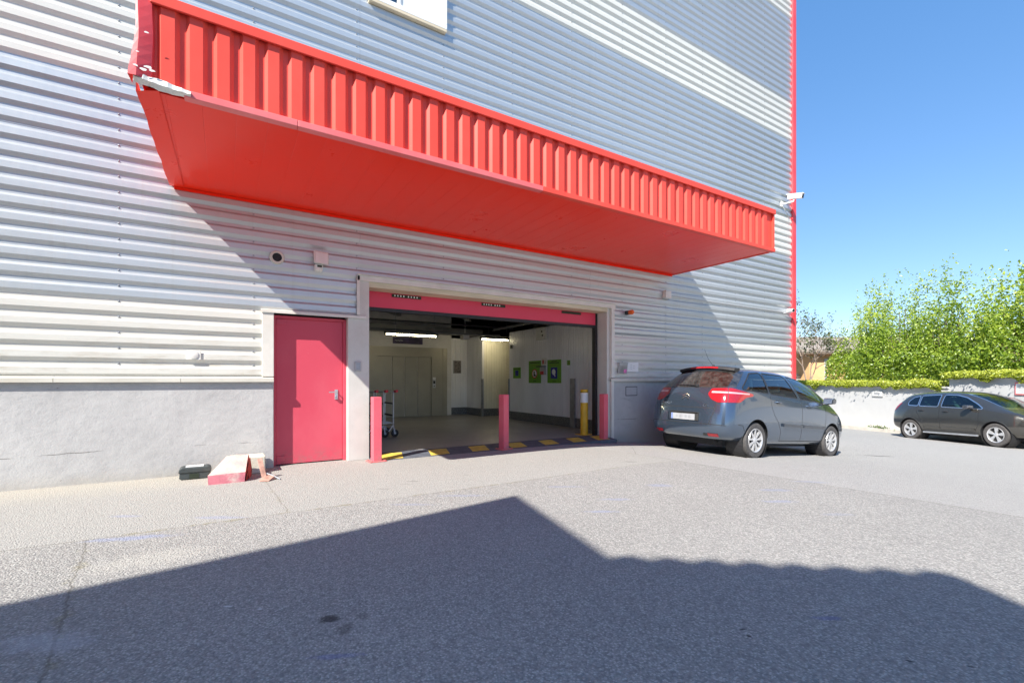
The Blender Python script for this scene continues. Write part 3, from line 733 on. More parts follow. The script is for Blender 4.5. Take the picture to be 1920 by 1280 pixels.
# ------------------------------------------------------------------ luggage trolleys
def trolley(label):
    r = thing('trolley', label, 'trolley', (0, 0, 0), 'trolleys nested inside the gate')
    fr = MB(); hw = .31
    ptsl = [(0, -hw, .97), (0, -hw, .30), (0, -hw + .07, .22), (0, hw - .07, .22), (0, hw, .30), (0, hw, .90), (.02, hw - .02, .965)]
    fr.tube([(0, -hw, .28), (0, -hw, .97)], .015, 8)
    fr.tube([(0, hw, .88), (0, hw, .30), (0, hw - .02, .245), (0, hw - .08, .22), (0, -hw, .22)], .017, 8)
    fr.tube([(0, hw, .86), (.01, hw - .02, .93), (.02, hw - .08, .955), (.03, -hw - .02, .985)], .016, 8)
    fr.tube([(0, -hw, .96), (.03, -hw - .02, .985)], .014, 8)
    fr.tube([(0, -hw, .26), (-.1, -hw, .12)], .014, 8).tube([(0, -hw, .24), (.02, -hw - .01, .16)], .013, 8)
    fr.build('frame', 'tube', r, smooth=True, off=(0, 0, 0))
    MB().tube([(.03, -hw - .01, .985), (.035, -hw - .13, .99)], .03, 10).build('grip', 'redcap', r, smooth=True, off=(0, 0, 0))
    pf = MB()
    for y in (-.26, -.09, .09, .26): pf.tube([(0, y, .30), (-.82, y * .8, .27)], .013, 6)
    for x in (0, -.4, -.8): pf.tube([(x, -.28, .29), (x, .28, .29)], .013, 6)
    pf.build('platform', 'tube', r, smooth=True, off=(0, 0, 0))
    for z in (.72, .46): MB().bar((-.005, -hw, z), (-.005, hw, z), .012, .035).build('crossbar', 'dark', r, off=(0, 0, 0))
    for (x, y) in ((.03, -hw), (.03, hw), (-.72, 0)):
        wl = MB().lathe([(.02, -.017), (.07, -.017), (.082, -.009), (.082, .009), (.07, .017), (.02, .017)], (x, y, .083), (0, 1, 0), 18, True).build('wheel', 'black', r, smooth=True, off=(0, 0, 0))
        MB().lathe([(.001, -.021), (.024, -.021), (.024, .021), (.001, .021)], (x, y, .083), (0, 1, 0), 12).bar((x - .01, y - .026, .09), (x - .02, y - .026, .19), .004, .03).bar((x - .01, y + .026, .09), (x - .02, y + .026, .19), .004, .03).build('castor', 'galv', wl, off=(0, 0, 0))
    return r
t0 = trolley('outermost white trolley of the nest, in full view right of the red post'); t0.location = (3.10, 2.66, .022)
for i, lab in enumerate(('second white trolley of the nest, just behind the outermost one', 'third white trolley of the nest, partly hidden by the red post', 'innermost white trolley of the nest, mostly hidden by the white jamb')):
    copy_tree(t0, (3.10 - .21 * (i + 1), 2.66 - .01 * i, .022), lab)

# ------------------------------------------------------------------ lamps (lit in the photo)
def tube_lamp(x0, x1, y, z, label):
    r = thing('ceiling_lamp', label, 'lamp', ((x0 + x1) / 2, y, z), 'fluorescent tube lamps in the garage')
    MB().box(x0, x1, y - .03, y + .03, z, z + .06).prism([(y - .11, z - .012), (y - .035, z + .03), (y + .035, z + .03), (y + .11, z - .012), (y + .105, z - .012), (y, z + .022), (y - .105, z - .012)], 0, x0, x1).build('batten', 'beam', r)
    MB().tube([(x0 + .04, y, z - .035), (x1 - .04, y, z - .035)], .017, 10).build('tube', 'tubelamp', r, smooth=True)
    MB().box(x0, x0 + .045, y - .025, y + .025, z - .065, z + .02).box(x1 - .045, x1, y - .025, y + .025, z - .065, z + .02).build('lampholder', 'beam', r)
    MB().tube([(x0 + .3, y, z + .06), (x0 + .3, y, 3.2)], .006, 5).tube([(x1 - .1, y, z + .06), (x1 - .1, y, 3.2)], .006, 5).build('hanger', 'galv', r)
tube_lamp(3.60, 5.10, 4.7, 2.50, 'lit fluorescent tube hanging before the purple banner over the lift')
tube_lamp(7.02, 8.10, 5.75, 2.60, 'lit fluorescent tube by the yellow-lit corner of the ribbed wall')
cd = MB().tube([(.95, 5.0, 2.62), (7.3, 5.0, 2.62)], .03, 8)
tag(cd.build('conduit', 'beam', smooth=True), 'long pale conduit pipe running under the dark garage ceiling', 'pipe')
tag(MB().tube([(.95, 4.4, 2.80), (7.4, 4.4, 2.80)], .022, 8).build('conduit', 'black', smooth=True), 'thin black cable run beside the pale conduit under the garage ceiling', 'cable')
tag(MB().box(6.0, 6.2, 4.9, 5.1, 2.45, 2.58).tube([(6.1, 5.0, 2.58), (6.1, 5.0, 3.2)], .01, 6).build('detector', 'whitebox', bevel=.03), 'small white detector under the conduit between the two lit tubes', 'detector')

# ------------------------------------------------------------------ signs and boxes inside, on the right wall (x = 7.65)
XW = 7.648
def wsign(name, label, cat, y0, y1, z0, z1, m_, th_=.012, group=None):
    r = thing(name, label, cat, (XW, (y0 + y1) / 2, z0), group)
    MB().box(XW - th_, XW, y0, y1, z0, z1).build('board', m_, r)
    return r
def bars(y0, y1, z, h, m_, r, k, seed):
    rn = random.Random(seed); y = y0; b = MB()
    while y < y1 - .01:
        l = rn.uniform(.012, .05); b.box(XW - .0145, XW - .0125, y, min(y + l, y1), z, z + h); y += l + .008
    b.build('lettering', m_, r)
GG = 'green notices on the ribbed garage wall'
s1 = wsign('sign', 'small green sign with a dark blue picture, leftmost on the ribbed wall', 'sign', 4.33, 4.75, 1.30, 1.63, 'green', group=GG)
MB().box(XW - .015, XW - .0125, 4.45, 4.62, 1.375, 1.54).build('pictogram', 'blue', s1); bars(4.37, 4.71, 1.575, .02, 'ink', s1, 0, 1)
s2 = wsign('sign', 'large green sign with a red prohibition ring showing a boot', 'sign', 3.27, 3.88, 1.16, 1.80, 'green', group=GG)
bars(3.33, 3.82, 1.73, .028, 'ink', s2, 0, 2); bars(3.40, 3.77, 1.665, .018, 'olive_ink', s2, 0, 3); bars(3.50, 3.66, 1.21, .016, 'ink', s2, 0, 8)
pg = MB().mat(0); pg.disc((XW - .014, 3.575, 1.43), (1, 0, 0), .135, 28)
pg.mat(1); pg.disc((XW - .017, 3.575, 1.43), (1, 0, 0), .105, 28)
pg.mat(2).face([(XW - .02, 3.62, 1.50), (XW - .02, 3.56, 1.50), (XW - .02, 3.56, 1.41), (XW - .02, 3.50, 1.39), (XW - .02, 3.50, 1.355), (XW - .02, 3.62, 1.355)])
pg.build('pictogram', ['signred', 'white', 'ink'], s2)
s3 = wsign('sign', 'large green sign with a blue square and white face outline', 'sign', 2.34, 2.95, 1.165, 1.80, 'green', group=GG)
bars(2.52, 2.76, 1.745, .022, 'ink', s3, 0, 5); bars(2.43, 2.86, 1.70, .026, 'ink', s3, 0, 6); bars(2.45, 2.84, 1.645, .016, 'olive_ink', s3, 0, 7); bars(2.55, 2.74, 1.20, .016, 'ink', s3, 0, 9)
pg = MB().mat(0).box(XW - .015, XW - .0125, 2.50, 2.79, 1.285, 1.59)
pg.mat(1).disc((XW - .0165, 2.655, 1.465), (1, 0, 0), .082, 24)
pg.face([(XW - .017, 2.66, 1.40), (XW - .017, 2.60, 1.42), (XW - .017, 2.57, 1.34), (XW - .017, 2.61, 1.335)])
pg.build('pictogram', ['blue', 'white'], s3)
s4 = wsign('sign', 'tiny plain green sign at the right end of the ribbed wall', 'sign', 1.965, 2.08, 1.635, 1.76, 'green', group=GG)
MB().box(XW - .0145, XW - .0125, 2.0, 2.045, 1.67, 1.73).build('pictogram', 'olive_ink', s4)
nt = wsign('notice', 'small white notice with a red pictogram above the alarm box', 'notice', 2.99, 3.22, 1.655, 1.86, 'whitebox')
MB().box(XW - .015, XW - .0125, 3.12, 3.19, 1.70, 1.81).build('pictogram', 'signred', nt); bars(3.01, 3.10, 1.76, .012, 'ink', nt, 0, 11); bars(3.01, 3.10, 1.72, .012, 'ink', nt, 0, 12)
al = thing('alarm_box', 'grey and red alarm box between the two large green signs', 'alarm box', (XW, 3.15, 1.4))
MB().box(XW - .07, XW, 3.02, 3.24, 1.40, 1.63).build('housing', 'greybox', al, bevel=.008)
MB().box(XW - .09, XW - .07, 3.05, 3.20, 1.40, 1.49).build('call_point', 'signred', al, bevel=.005)
MB().box(XW - .13, XW, 3.02, 3.34, 1.615, 1.64).build('cover', 'dark', al)
eb = thing('junction_box', 'flat white box with two dark holes high on the ribbed wall', 'box', (XW, 3.2, 2.4))
MB().box(XW - .08, XW, 2.96, 3.42, 2.38, 2.72).build('housing', 'whitebox', eb, bevel=.008)
MB().box(XW - .083, XW - .08, 3.10, 3.15, 2.58, 2.63).box(XW - .083, XW - .08, 3.07, 3.12, 2.47, 2.52).build('knockout', 'ink', eb)
tag(MB().box(XW - .03, XW, 4.80, 4.90, 2.23, 2.34).build('sensor', 'black', bevel=.005), 'small black sensor at the inner end of the ribbed wall', 'sensor')
bn = thing('banner', 'dark violet banner with pale script above the lift', 'banner', (5.2, 7.48, 2.46))
MB().box(4.70, 5.72, 7.470, 7.499, 2.445, 2.66).build('board', 'violet', bn)
sq = MB()
for i in range(9):
    xq = 4.76 + i * .03; sq.tube([(xq, 7.466, 2.55 + .012 * math.sin(i * 2.1)), (xq + .03, 7.466, 2.55 + .012 * math.sin((i + 1) * 2.1))], .006, 5)
sq.build('script', 'white', bn)
fp = thing('picture_frame', 'small framed dark picture on the back wall right of the lift', 'picture', (7.05, 7.57, 1.5))
MB().box(6.90, 7.20, 7.55, 7.58, 1.48, 1.94).build('frame', 'greybox', fp); MB().box(6.92, 7.18, 7.546, 7.55, 1.50, 1.92).build('print', 'photo', fp)

# ------------------------------------------------------------------ fittings on the outside wall
v_ = thing('wall_vent', 'round wall vent with a dark grille left of the floodlight', 'vent', (.645, -.06, 3.0))
MB().lathe([(.062, -.03), (.062, -.04), (.088, -.04), (.096, -.028), (.096, .02)], (.645, -.06, 3.0), (0, 1, 0), 28).build('ring', 'flash', v_, smooth=True)
gq = MB().disc((.645, -.085, 3.0), (0, 1, 0), .062, 24)
for rr in (.018, .034, .05): gq.lathe([(rr, -.028), (rr + .004, -.032), (rr + .008, -.028)], (.645, -.06, 3.0), (0, 1, 0), 20)
gq.build('grille', 'dark', v_)
fl = thing('floodlight', 'white square floodlight with a motion sensor above the red door', 'floodlight', (1.225, -.06, 3.0))
MB().raw([(1.13, -.09, 2.99), (1.33, -.09, 2.975), (1.33, -.09, 3.15), (1.13, -.09, 3.165), (1.12, -.19, 2.965), (1.325, -.19, 2.95), (1.33, -.15, 3.145), (1.125, -.15, 3.16)], [(0, 3, 2, 1), (4, 5, 6, 7), (0, 1, 5, 4), (1, 2, 6, 5), (2, 3, 7, 6), (3, 0, 4, 7)]).build('housing', 'whitebox', fl, bevel=.012)
MB().raw([(1.14, -.1935, 2.98), (1.308, -.1935, 2.967), (1.312, -.1615, 3.125), (1.144, -.1615, 3.138)], [(0, 1, 2, 3)]).build('lens', 'white', fl)
MB().box(1.14, 1.25, -.16, -.06, 2.86, 2.965).build('sensor', 'whitebox', fl, bevel=.02)
MB().box(1.17, 1.235, -.165, -.161, 2.915, 2.945).build('sensor_lens', 'ink', fl)
MB().box(1.19, 1.26, -.10, -.05, 2.95, 3.05).build('bracket', 'flash', fl)
jb = thing('junction_box', 'small cream junction box on the shaded cladding under the canopy end', 'box', (8.87, -.06, 3.2))
MB().box(8.80, 9.0, -.15, -.03, 3.17, 3.35).build('housing', 'whitebox', jb, bevel=.012)
MB().tube([(9.0, -.07, 3.255), (14.0, -.07, 3.24)], .008, 6).build('cable', 'greybox', jb)  # no real cable: grey tube added for the shaded lap line between sheets
be = thing('beacon', 'orange warning beacon on a dark base right of the gate', 'beacon', (7.62, -.06, 2.72))
MB().lathe([(.001, .02), (.05, .02), (.05, -.06), (.045, -.08)], (7.60, -.075, 2.735), (0, 1, 0), 16).build('base', 'dark', be, smooth=True)
MB().lathe([(.045, -.08), (.052, -.09), (.052, -.17), (.03, -.2), (.001, -.205)], (7.60, -.075, 2.735), (0, 1, 0), 16).build('lens', 'orange', be, smooth=True)
kb = thing('intercom', 'grey metal intercom with a pink label on the wall right of the gate', 'intercom', (7.45, -.06, 1.4))
MB().prism([(-.06, 1.385), (-.10, 1.385), (-.13, 1.60), (-.15, 1.63), (-.06, 1.63)], 0, 7.33, 7.58).build('housing', 'greybox', kb, bevel=.006)
MB().raw([(7.345, -.1065, 1.40), (7.565, -.1065, 1.40), (7.565, -.131, 1.575), (7.345, -.131, 1.575)], [(0, 1, 2, 3)]).build('face_plate', 'alu', kb)
MB().raw([(7.47, -.1095, 1.405), (7.56, -.1095, 1.405), (7.56, -.120, 1.48), (7.47, -.120, 1.48)], [(0, 1, 2, 3)]).build('label', 'pink', kb)
no = thing('notice', 'blank white notice plate beside the grey intercom', 'notice', (7.8, -.07, 1.45))
MB().box(7.60, 7.97, -.072, -.064, 1.43, 1.64).build('board', 'white', no)
b_ = MB()
for k in range(5): b_.box(7.72 + (k % 2) * .08, 7.76 + (k % 2) * .09, -.0735, -.0722, 1.49 + k * .022, 1.498 + k * .022)
b_.build('lettering', 'greybox', no)
ht = thing('hatch', 'small square hatch outlined in the shaded concrete plinth', 'hatch', (7.75, -.06, .93))
MB().box(7.60, 7.93, -.061, -.0555, .91, 1.09).build('cover', 'concrete', ht)
e_ = MB()
for (x0, x1, z0, z1) in ((7.585, 7.60, .895, 1.105), (7.93, 7.945, .895, 1.105), (7.60, 7.93, 1.09, 1.105), (7.60, 7.93, .895, .91)): e_.box(x0, x1, -.059, -.0555, z0, z1)
e_.build('frame', 'dark', ht)
ps = thing('wall_plate', 'square white plate with a round cap on the sunlit cream cladding', 'plate', (-.34, -.07, 1.53))
MB().box(-.415, -.26, -.078, -.0635, 1.515, 1.64).build('plate', 'whitebox', ps, bevel=.004)
MB().lathe([(.001, -.010), (.045, -.009), (.053, -.006), (.055, 0)], (-.338, -.078, 1.578), (0, 1, 0), 24).build('cap', 'whitebox', ps, smooth=True)
bt = thing('push_button', 'grey push button box on the white panel beside the red door', 'button', (1.77, -.08, 1.4))
MB().box(1.725, 1.82, -.105, -.075, 1.385, 1.535).build('housing', 'greybox', bt, bevel=.006)
MB().box(1.745, 1.80, -.108, -.105, 1.41, 1.51).build('button', 'galv', bt)
# corner camera
cm = thing('security_camera', 'white box security camera on an arm at the red building corner', 'camera', (14.2, -.07, 6.4))
bo = MB(); ax0, ax1 = Vector((14.12, -.16, 6.62)), Vector((14.17, -.54, 6.54))
bo.bar(ax0, ax1, .12, .11)
bo.build('housing', 'white', cm, bevel=.012)
MB().bar(ax0 + Vector((-.012, .04, .075)), ax1 + Vector((.005, -.04, .07)), .14, .016).build('sun_shield', 'white', cm, bevel=.004)
d_ = (ax1 - ax0).normalized()
MB().bar(ax1, ax1 + d_ * .006, .115, .10).build('lens_window', 'dark', cm)
MB().tube([(13.96, -.06, 6.42), (14.0, -.14, 6.42), (14.13, -.30, 6.46), (14.14, -.32, 6.54)], .022, 8).box(13.90, 14.02, -.075, -.06, 6.34, 6.50).build('arm', 'white', cm, smooth=True)
MB().tube([(13.96, -.08, 6.36), (14.02, -.12, 6.24), (14.16, -.10, 6.16), (14.3, -.09, 6.06)], .008, 6).build('cable', 'greybox', cm)
c2 = thing('security_camera', 'small dark bullet camera low on the cladding beside the red corner', 'camera', (14.2, -.06, 3.25))
MB().lathe([(.001, .12), (.05, .12), (.055, .10), (.055, -.09), (.05, -.1), (.03, -.1), (.001, -.085)], (14.24, -.17, 3.30), (.35, 1, .12), 16).build('housing', 'whitebox', c2, smooth=True)
MB().lathe([(.001, -.101), (.046, -.101)], (14.24, -.17, 3.30), (.35, 1, .12), 16).build('lens', 'black', c2)
MB().tube([(14.02, -.07, 3.22), (14.1, -.12, 3.24), (14.2, -.16, 3.27)], .018, 8).build('arm', 'greybox', c2, smooth=True)

# ------------------------------------------------------------------ odds and ends by the wall
bb = thing('bait_box', 'dark green plastic bait box lying against the concrete plinth', 'box', (-.31, -.33, 0))
MB().prism([(-.475, .02), (-.455, .005), (-.165, .005), (-.145, .02), (-.15, .09), (-.47, .09)], 1, -.42, -.24).build('tray', 'bait', bb, bevel=.006)
MB().prism([(-.485, .085), (-.135, .085), (-.145, .135), (-.175, .155), (-.215, .150), (-.40, .150), (-.445, .155), (-.475, .135)], 1, -.43, -.23).build('lid', 'bait', bb, bevel=.01)
MB().box(-.37, -.27, -.424, -.4195, .012, .075).build('entrance', 'ink', bb)
MB().box(-.41, -.22, -.38, -.27, .151, .158).build('sticker', 'white', bb)
rb = thing('concrete_block', 'broken wedge of barrier painted pink-white with a red broken end', 'block', (.05, -.75, 0))
def ring(x, s_): return [(x, -.90 + s_ * .02, 0), (x, -.905, .115), (x, -.62, .285), (x, -.52, .285), (x, -.44, .12), (x, -.44, 0)]
L0 = [(-.16, -.90, 0), (-.165, -.905, .11), (.02, -.60, .275), (.03, -.52, .275), (-.08, -.44, .12), (-.14, -.44, 0)]
L1 = [(.06, -.905, 0), (.06, -.91, .118), (.13, -.62, .287), (.14, -.52, .287), (.10, -.44, .12), (.06, -.44, 0)]
L2 = [(.215, -.90, 0), (.225, -.905, .118), (.265, -.63, .285), (.275, -.53, .280), (.30, -.44, .12), (.30, -.44, 0)]
rbm = MB()
def loft(mb, A, B):
    n = len(A)
    for i in range(n):
        j = (i + 1) % n; mb.face([A[i], A[j], B[j], B[i]])
for A, B in ((L0, L1), (L1, L2)):
    n = len(A)
    for i in range(n):
        j = (i + 1) % n; rbm.mat(0 if i == 0 else 1).face([A[i], A[j], B[j], B[i]])
rbm.mat(1).face(L0)
rbm.build('body', ['block_pink', 'block_top'], rb)
MB().face(L2).face([(.228, -.90, .0), (.245, -.88, .10), (.262, -.74, .05), (.268, -.70, .0)]).face([(.268, -.76, 0), (.25, -.8, .13), (.285, -.64, .27), (.31, -.55, .1), (.31, -.5, 0)]).build('broken_end', 'block_red', rb)
tag(MB().box(.14, .475, -.42, -.10, 0, .225).build('concrete_block', 'block_cream', bevel=.012), 'plain cream concrete block against the plinth behind the painted wedge', 'block')
br = thing('steel_bracket', 'rusty pinkish steel bracket leaning beside the red door', 'bracket', (.46, -.85, 0))
MB().bar((.43, -.90, .03), (.385, -.80, .25), .055, .03, (0, 1, 0)).build('post', 'rust', br, bevel=.003)
MB().raw([(.37, -1.02, .004), (.47, -1.06, .004), (.58, -.93, .012), (.44, -.84, .012), (.37, -1.02, .012), (.47, -1.06, .012), (.56, -.92, .05), (.43, -.86, .05)], [(0, 3, 2, 1), (4, 5, 6, 7), (0, 1, 5, 4), (1, 2, 6, 5), (2, 3, 7, 6), (3, 0, 4, 7)]).build('foot', 'rust', br)
MB().tube([(.46, -.88, .07), (.53, -.93, .045), (.60, -1.02, .008)], .010, 7).build('rod', 'galv', br, smooth=True)

# ------------------------------------------------------------------ vehicles
def inpoly(p, poly):
    x, y = p; c = False; n = len(poly); j = n - 1
    for i in range(n):
        xi, yi = poly[i]; xj, yj = poly[j]
        if (yi > y) != (yj > y) and x < (xj - xi) * (y - yi) / (yj - yi) + xi: c = not c
        j = i
    return c
def grow(poly, d):
    n = len(poly); area = sum(poly[i][0] * poly[(i + 1) % n][1] - poly[(i + 1) % n][0] * poly[i][1] for i in range(n))
    sg = 1 if area > 0 else -1; out = []
    for i in range(n):
        p0, p1, p2 = Vector(poly[i - 1]), Vector(poly[i]), Vector(poly[(i + 1) % n])
        a = (p1 - p0).normalized(); b = (p2 - p1).normalized()
        na, nb = Vector((a.y, -a.x)) * sg, Vector((b.y, -b.x)) * sg
        m_ = (na + nb); m_ = m_ / max(.35, m_.length_squared / 2) if m_.length > 1e-4 else na
        out.append(tuple(p1 + m_ * d))
    return out
def roundp(poly, r, k=3):
    out = []; n = len(poly)
    for i in range(n):
        p0, p1, p2 = Vector(poly[i - 1]), Vector(poly[i]), Vector(poly[(i + 1) % n])
        a = (p0 - p1); b = (p2 - p1); ra = min(r, a.length * .45); rb_ = min(r, b.length * .45)
        A = p1 + a.normalized() * ra; B = p1 + b.normalized() * rb_
        for q in range(k + 1):
            u = q / k; out.append(tuple(A * (1 - u) ** 2 + p1 * 2 * u * (1 - u) + B * u * u))
    return out
def circ(cx, cz, r, n=28): return [(cx + r * math.cos(2 * math.pi * i / n), cz + r * math.sin(2 * math.pi * i / n)) for i in range(n)]

class View:
    """a direction to look at the body from; polygons are drawn in its two coordinates"""
    def __init__(s, A, B, nrm, lo=.2): s.A, s.B, s.nrm, s.lo = Vector(A), Vector(B), Vector(nrm).normalized(), lo; s.d = s.A.cross(s.B).normalized()
    def uv(s, p): return (s.A.dot(p), s.B.dot(p))
    def faces(s, f): return f.normal.dot(s.nrm) > s.lo

def car_shell(T):
    Xr, Yr, Zr = T['x'], T['y'], T['z']; NI, NK = len(Xr[0]), len(Xr); NJ = 5
    bm = bmesh.new(); cache = {}
    def pos(i, j, k):
        e = (j - 2) / 2; s_ = 1 - e * e
        x, y, z = Xr[k][i], e * Yr[k][i], Zr[k][i]
        if i == 0: x -= T['bulge_r'] * s_
        if i == NI - 1: x += T['bulge_f'] * s_
        if k == NK - 1: z += T['crown'][i] * s_; x += T['bow'][i] * s_
        return (x, y, z)
    def vert(i, j, k):
        if (i, j, k) not in cache: cache[(i, j, k)] = bm.verts.new(pos(i, j, k))
        return cache[(i, j, k)]
    for k in range(NK - 1):
        for i in range(NI - 1):
            for j in (0, NJ - 1): bm.faces.new([vert(i, j, k), vert(i + 1, j, k), vert(i + 1, j, k + 1), vert(i, j, k + 1)])
        for j in range(NJ - 1):
            for i in (0, NI - 1): bm.faces.new([vert(i, j, k), vert(i, j + 1, k), vert(i, j + 1, k + 1), vert(i, j, k + 1)])
    for i in range(NI - 1):
        for j in range(NJ - 1):
            for k in (0, NK - 1): bm.faces.new([vert(i, j, k), vert(i + 1, j, k), vert(i + 1, j + 1, k), vert(i, j + 1, k)])
    bmesh.ops.recalc_face_normals(bm, faces=bm.faces)
    me = bpy.data.meshes.new('shell'); bm.to_mesh(me); bm.free()
    o = bpy.data.objects.new('shell', me); C.objects.link(o)
    sb = o.modifiers.new('s', 'SUBSURF'); sb.levels = 3; sb.render_levels = 3
    me2 = bpy.data.meshes.new_from_object(o.evaluated_get(bpy.context.evaluated_depsgraph_get()))
    bpy.data.objects.remove(o); bpy.data.meshes.remove(me)
    bm = bmesh.new(); bm.from_mesh(me2); bpy.data.meshes.remove(me2)
    bm.normal_update()
    return bm

def cut_region(bm, view, poly):
    us = [p[0] for p in poly]; vs = [p[1] for p in poly]; mg = .05
    def near(f, u0, u1, v0, v1):
        c = view.uv(f.calc_center_median()); return u0 - mg <= c[0] <= u1 + mg and v0 - mg <= c[1] <= v1 + mg
    pool = [f for f in bm.faces if near(f, min(us), max(us), min(vs), max(vs)) and view.faces(f)]
    n = len(poly)
    for i in range(n):
        a, b = poly[i], poly[(i + 1) % n]
        du, dv = b[0] - a[0], b[1] - a[1]; l = math.hypot(du, dv)
        if l < 1e-5: continue
        no = (view.A * (-dv) + view.B * du) / l
        # a point on the plane: solve A.p = u, B.p = v in the span of A, B
        AA, BB, AB = view.A.dot(view.A), view.B.dot(view.B), view.A.dot(view.B)
        det = AA * BB - AB * AB
        p = view.A * ((a[0] * BB - a[1] * AB) / det) + view.B * ((a[1] * AA - a[0] * AB) / det)
        # normal of the plane that holds the segment and the view direction
        sel = [f for f in pool if near(f, min(a[0], b[0]), max(a[0], b[0]), min(a[1], b[1]), max(a[1], b[1]))]
        if not sel: continue
        ss = set(sel); rest = [f for f in pool if f not in ss]
        vv = {v for f in sel for v in f.verts}; ee = {e for f in sel for e in f.edges}
        r = bmesh.ops.bisect_plane(bm, geom=list(vv) + list(ee) + sel, dist=1e-5, plane_co=p, plane_no=no)
        new = [g_ for g_ in r['geom'] if isinstance(g_, bmesh.types.BMFace)]
        pool = [f for f in rest if f.is_valid] + [f for f in new if f.is_valid]
    bm.normal_update()

def build_car(T, root):
    sc_ = T['scale']; bm = car_shell(T); L = T['L']
    bvh0 = BVHTree.FromBMesh(bm)
    side = {s_: View((1, 0, 0), (0, 0, 1), (0, s_, .25), .3) for s_ in (-1, 1)}
    rear = View((0, 1, 0), (0, 0, 1), (-1, 0, .3), .3)
    front = View((0, 1, 0), (0, 0, 1), (1, 0, .6), .3)
    cr_ = {s_: View((1, s_, 0), (0, 0, 1), (-1, s_ * 1.0, .1), .12) for s_ in (-1, 1)}
    cf_ = {s_: View((-1, s_, 0), (0, 0, 1), (1, s_ * 1.0, .4), .12) for s_ in (-1, 1)}
    regs = []     # (label, view, polygon); later entries win
    for s_ in (-1, 1):
        sfx = 'R' if s_ < 0 else 'L'
        for nm, poly in T['doors'].items():
            regs.append((nm + sfx, side[s_], poly)); 
        for ln in T['gaps_side']:
            for a, b in zip(ln, ln[1:]):
                d = (Vector(b) - Vector(a)).normalized(); n_ = Vector((-d.y, d.x)) * .006; e = d * .004
                regs.append(('gap', side[s_], [tuple(Vector(a) - n_ - e), tuple(Vector(b) - n_ + e), tuple(Vector(b) + n_ + e), tuple(Vector(a) + n_ - e)]))
        for nm, poly in T['windows'].items():
            rp = roundp(poly, .04)
            regs.append(('wtrim', side[s_], grow(rp, T['wtrim'])))
        for nm, poly in T['windows'].items():
            regs.append(('win_' + nm + sfx, side[s_], roundp(poly, .04)))
        regs.append(('tail' + sfx, cr_[s_], roundp(T['tail'], .04)))
        for q in T['tail_white']: regs.append(('tailw' + sfx, cr_[s_], q))
        if T['tail_white']: regs.append(('tailg' + sfx, cr_[s_], [(.905, .93), (.917, .93), (.957, 1.23), (.945, 1.23)]))
        regs.append(('head' + sfx, cf_[s_], roundp(T['head'], .05)))
    for ln in T['gaps_rear']:
        for a, b in zip(ln, ln[1:]):
            d = (Vector(b) - Vector(a)).normalized(); n_ = Vector((-d.y, d.x)) * .006; e = d * .004
            regs.append(('gap', rear, [tuple(Vector(a) - n_ - e), tuple(Vector(b) - n_ + e), tuple(Vector(b) + n_ + e), tuple(Vector(a) + n_ - e)]))
    regs.append(('wtrim', rear, grow(roundp(T['rearwin'], .05), .012))); regs.append(('win_rear', rear, roundp(T['rearwin'], .05)))
    if 'rearwrap' in T:
        for s_ in (-1, 1): regs.append(('win_rear', cr_[s_], T['rearwrap']))
    regs.append(('wtrim', front, grow(roundp(T['screen'], .06), .02))); regs.append(('win_screen', front, roundp(T['screen'], .06)))
    for lab, vw, poly in regs: cut_region(bm, vw, poly)
    arches = [(T['xr'], T['ar']), (T['xf'], T['ar'])]
    for s_ in (-1, 1):
        for x, r in arches: cut_region(bm, side[s_], circ(x, T['wz'], r, 36))
    faces_by = {}
    for f in bm.faces:
        c = f.calc_center_median(); lab = 'body'
        if abs(c.y) > .50 and any((c.x - x) ** 2 + (c.z - T['wz']) ** 2 < r * r for x, r in arches) and c.z < .8: continue
        for nm, vw, poly in regs:
            if vw.faces(f) and inpoly(vw.uv(c), poly):
                if nm.startswith('tailg') and not lab.startswith('tail'): continue
                if nm == 'gap' and lab.startswith(('win', 'tail', 'wtrim')): continue
                lab = nm
        faces_by.setdefault(lab, []).append(f)
    def sub(labs, name, mats, parent, inset=0, label=None):
        vs = []; idx = {}; fs = []; mi = []
        for k, (lb, _) in enumerate(labs):
            for f in faces_by.get(lb, []):
                q = []
                for v in f.verts:
                    if v.index not in idx:
                        idx[v.index] = len(vs); vs.append((v.co - v.normal * inset) * sc_)
                    q.append(idx[v.index])
                fs.append(q); mi.append(k)
        me = bpy.data.meshes.new(name); me.from_pydata(vs, [], fs)
        for _, m_ in labs: me.materials.append(m_)
        me.polygons.foreach_set('material_index', mi); me.polygons.foreach_set('use_smooth', [True] * len(fs))
        o = bpy.data.objects.new(name, me); C.objects.link(o); o.parent = parent
        if label: o['label'] = label
        return o
    bm.verts.index_update(); bm.normal_update()
    P_ = T['paint']
    body = sub([('body', P_), ('gap', M['black']), ('wtrim', T['trim_mat'])], 'body', None, root)
    doors = {}
    for nm in T['doors']:
        for sfx in 'RL': doors[nm + sfx] = sub([(nm + sfx, P_)], 'door' if nm != 'lid' else 'tailgate', None, root)
    for nm in T['windows']:
        for sfx in 'RL': sub([('win_' + nm + sfx, T['glass'])], 'side_window', None, root, .004)
    sub([('win_rear', T['rear_glass'])], 'rear_window', None, root, .003)
    sub([('win_screen', T['glass'])], 'windscreen', None, root, .004)
    for sfx in 'RL':
        sub([('tail' + sfx, M['lamp_red']), ('tailw' + sfx, M['lamp_white']), ('tailg' + sfx, M['hub_dark'])], 'tail_light', None, root, -.006)
        sub([('head' + sfx, M['headlamp'])], 'headlight', None, root, -.003)
    def ray(o, d):
        h = bvh0.ray_cast(Vector(o), Vector(d)); return h[0] if h[0] is not None else Vector(o)
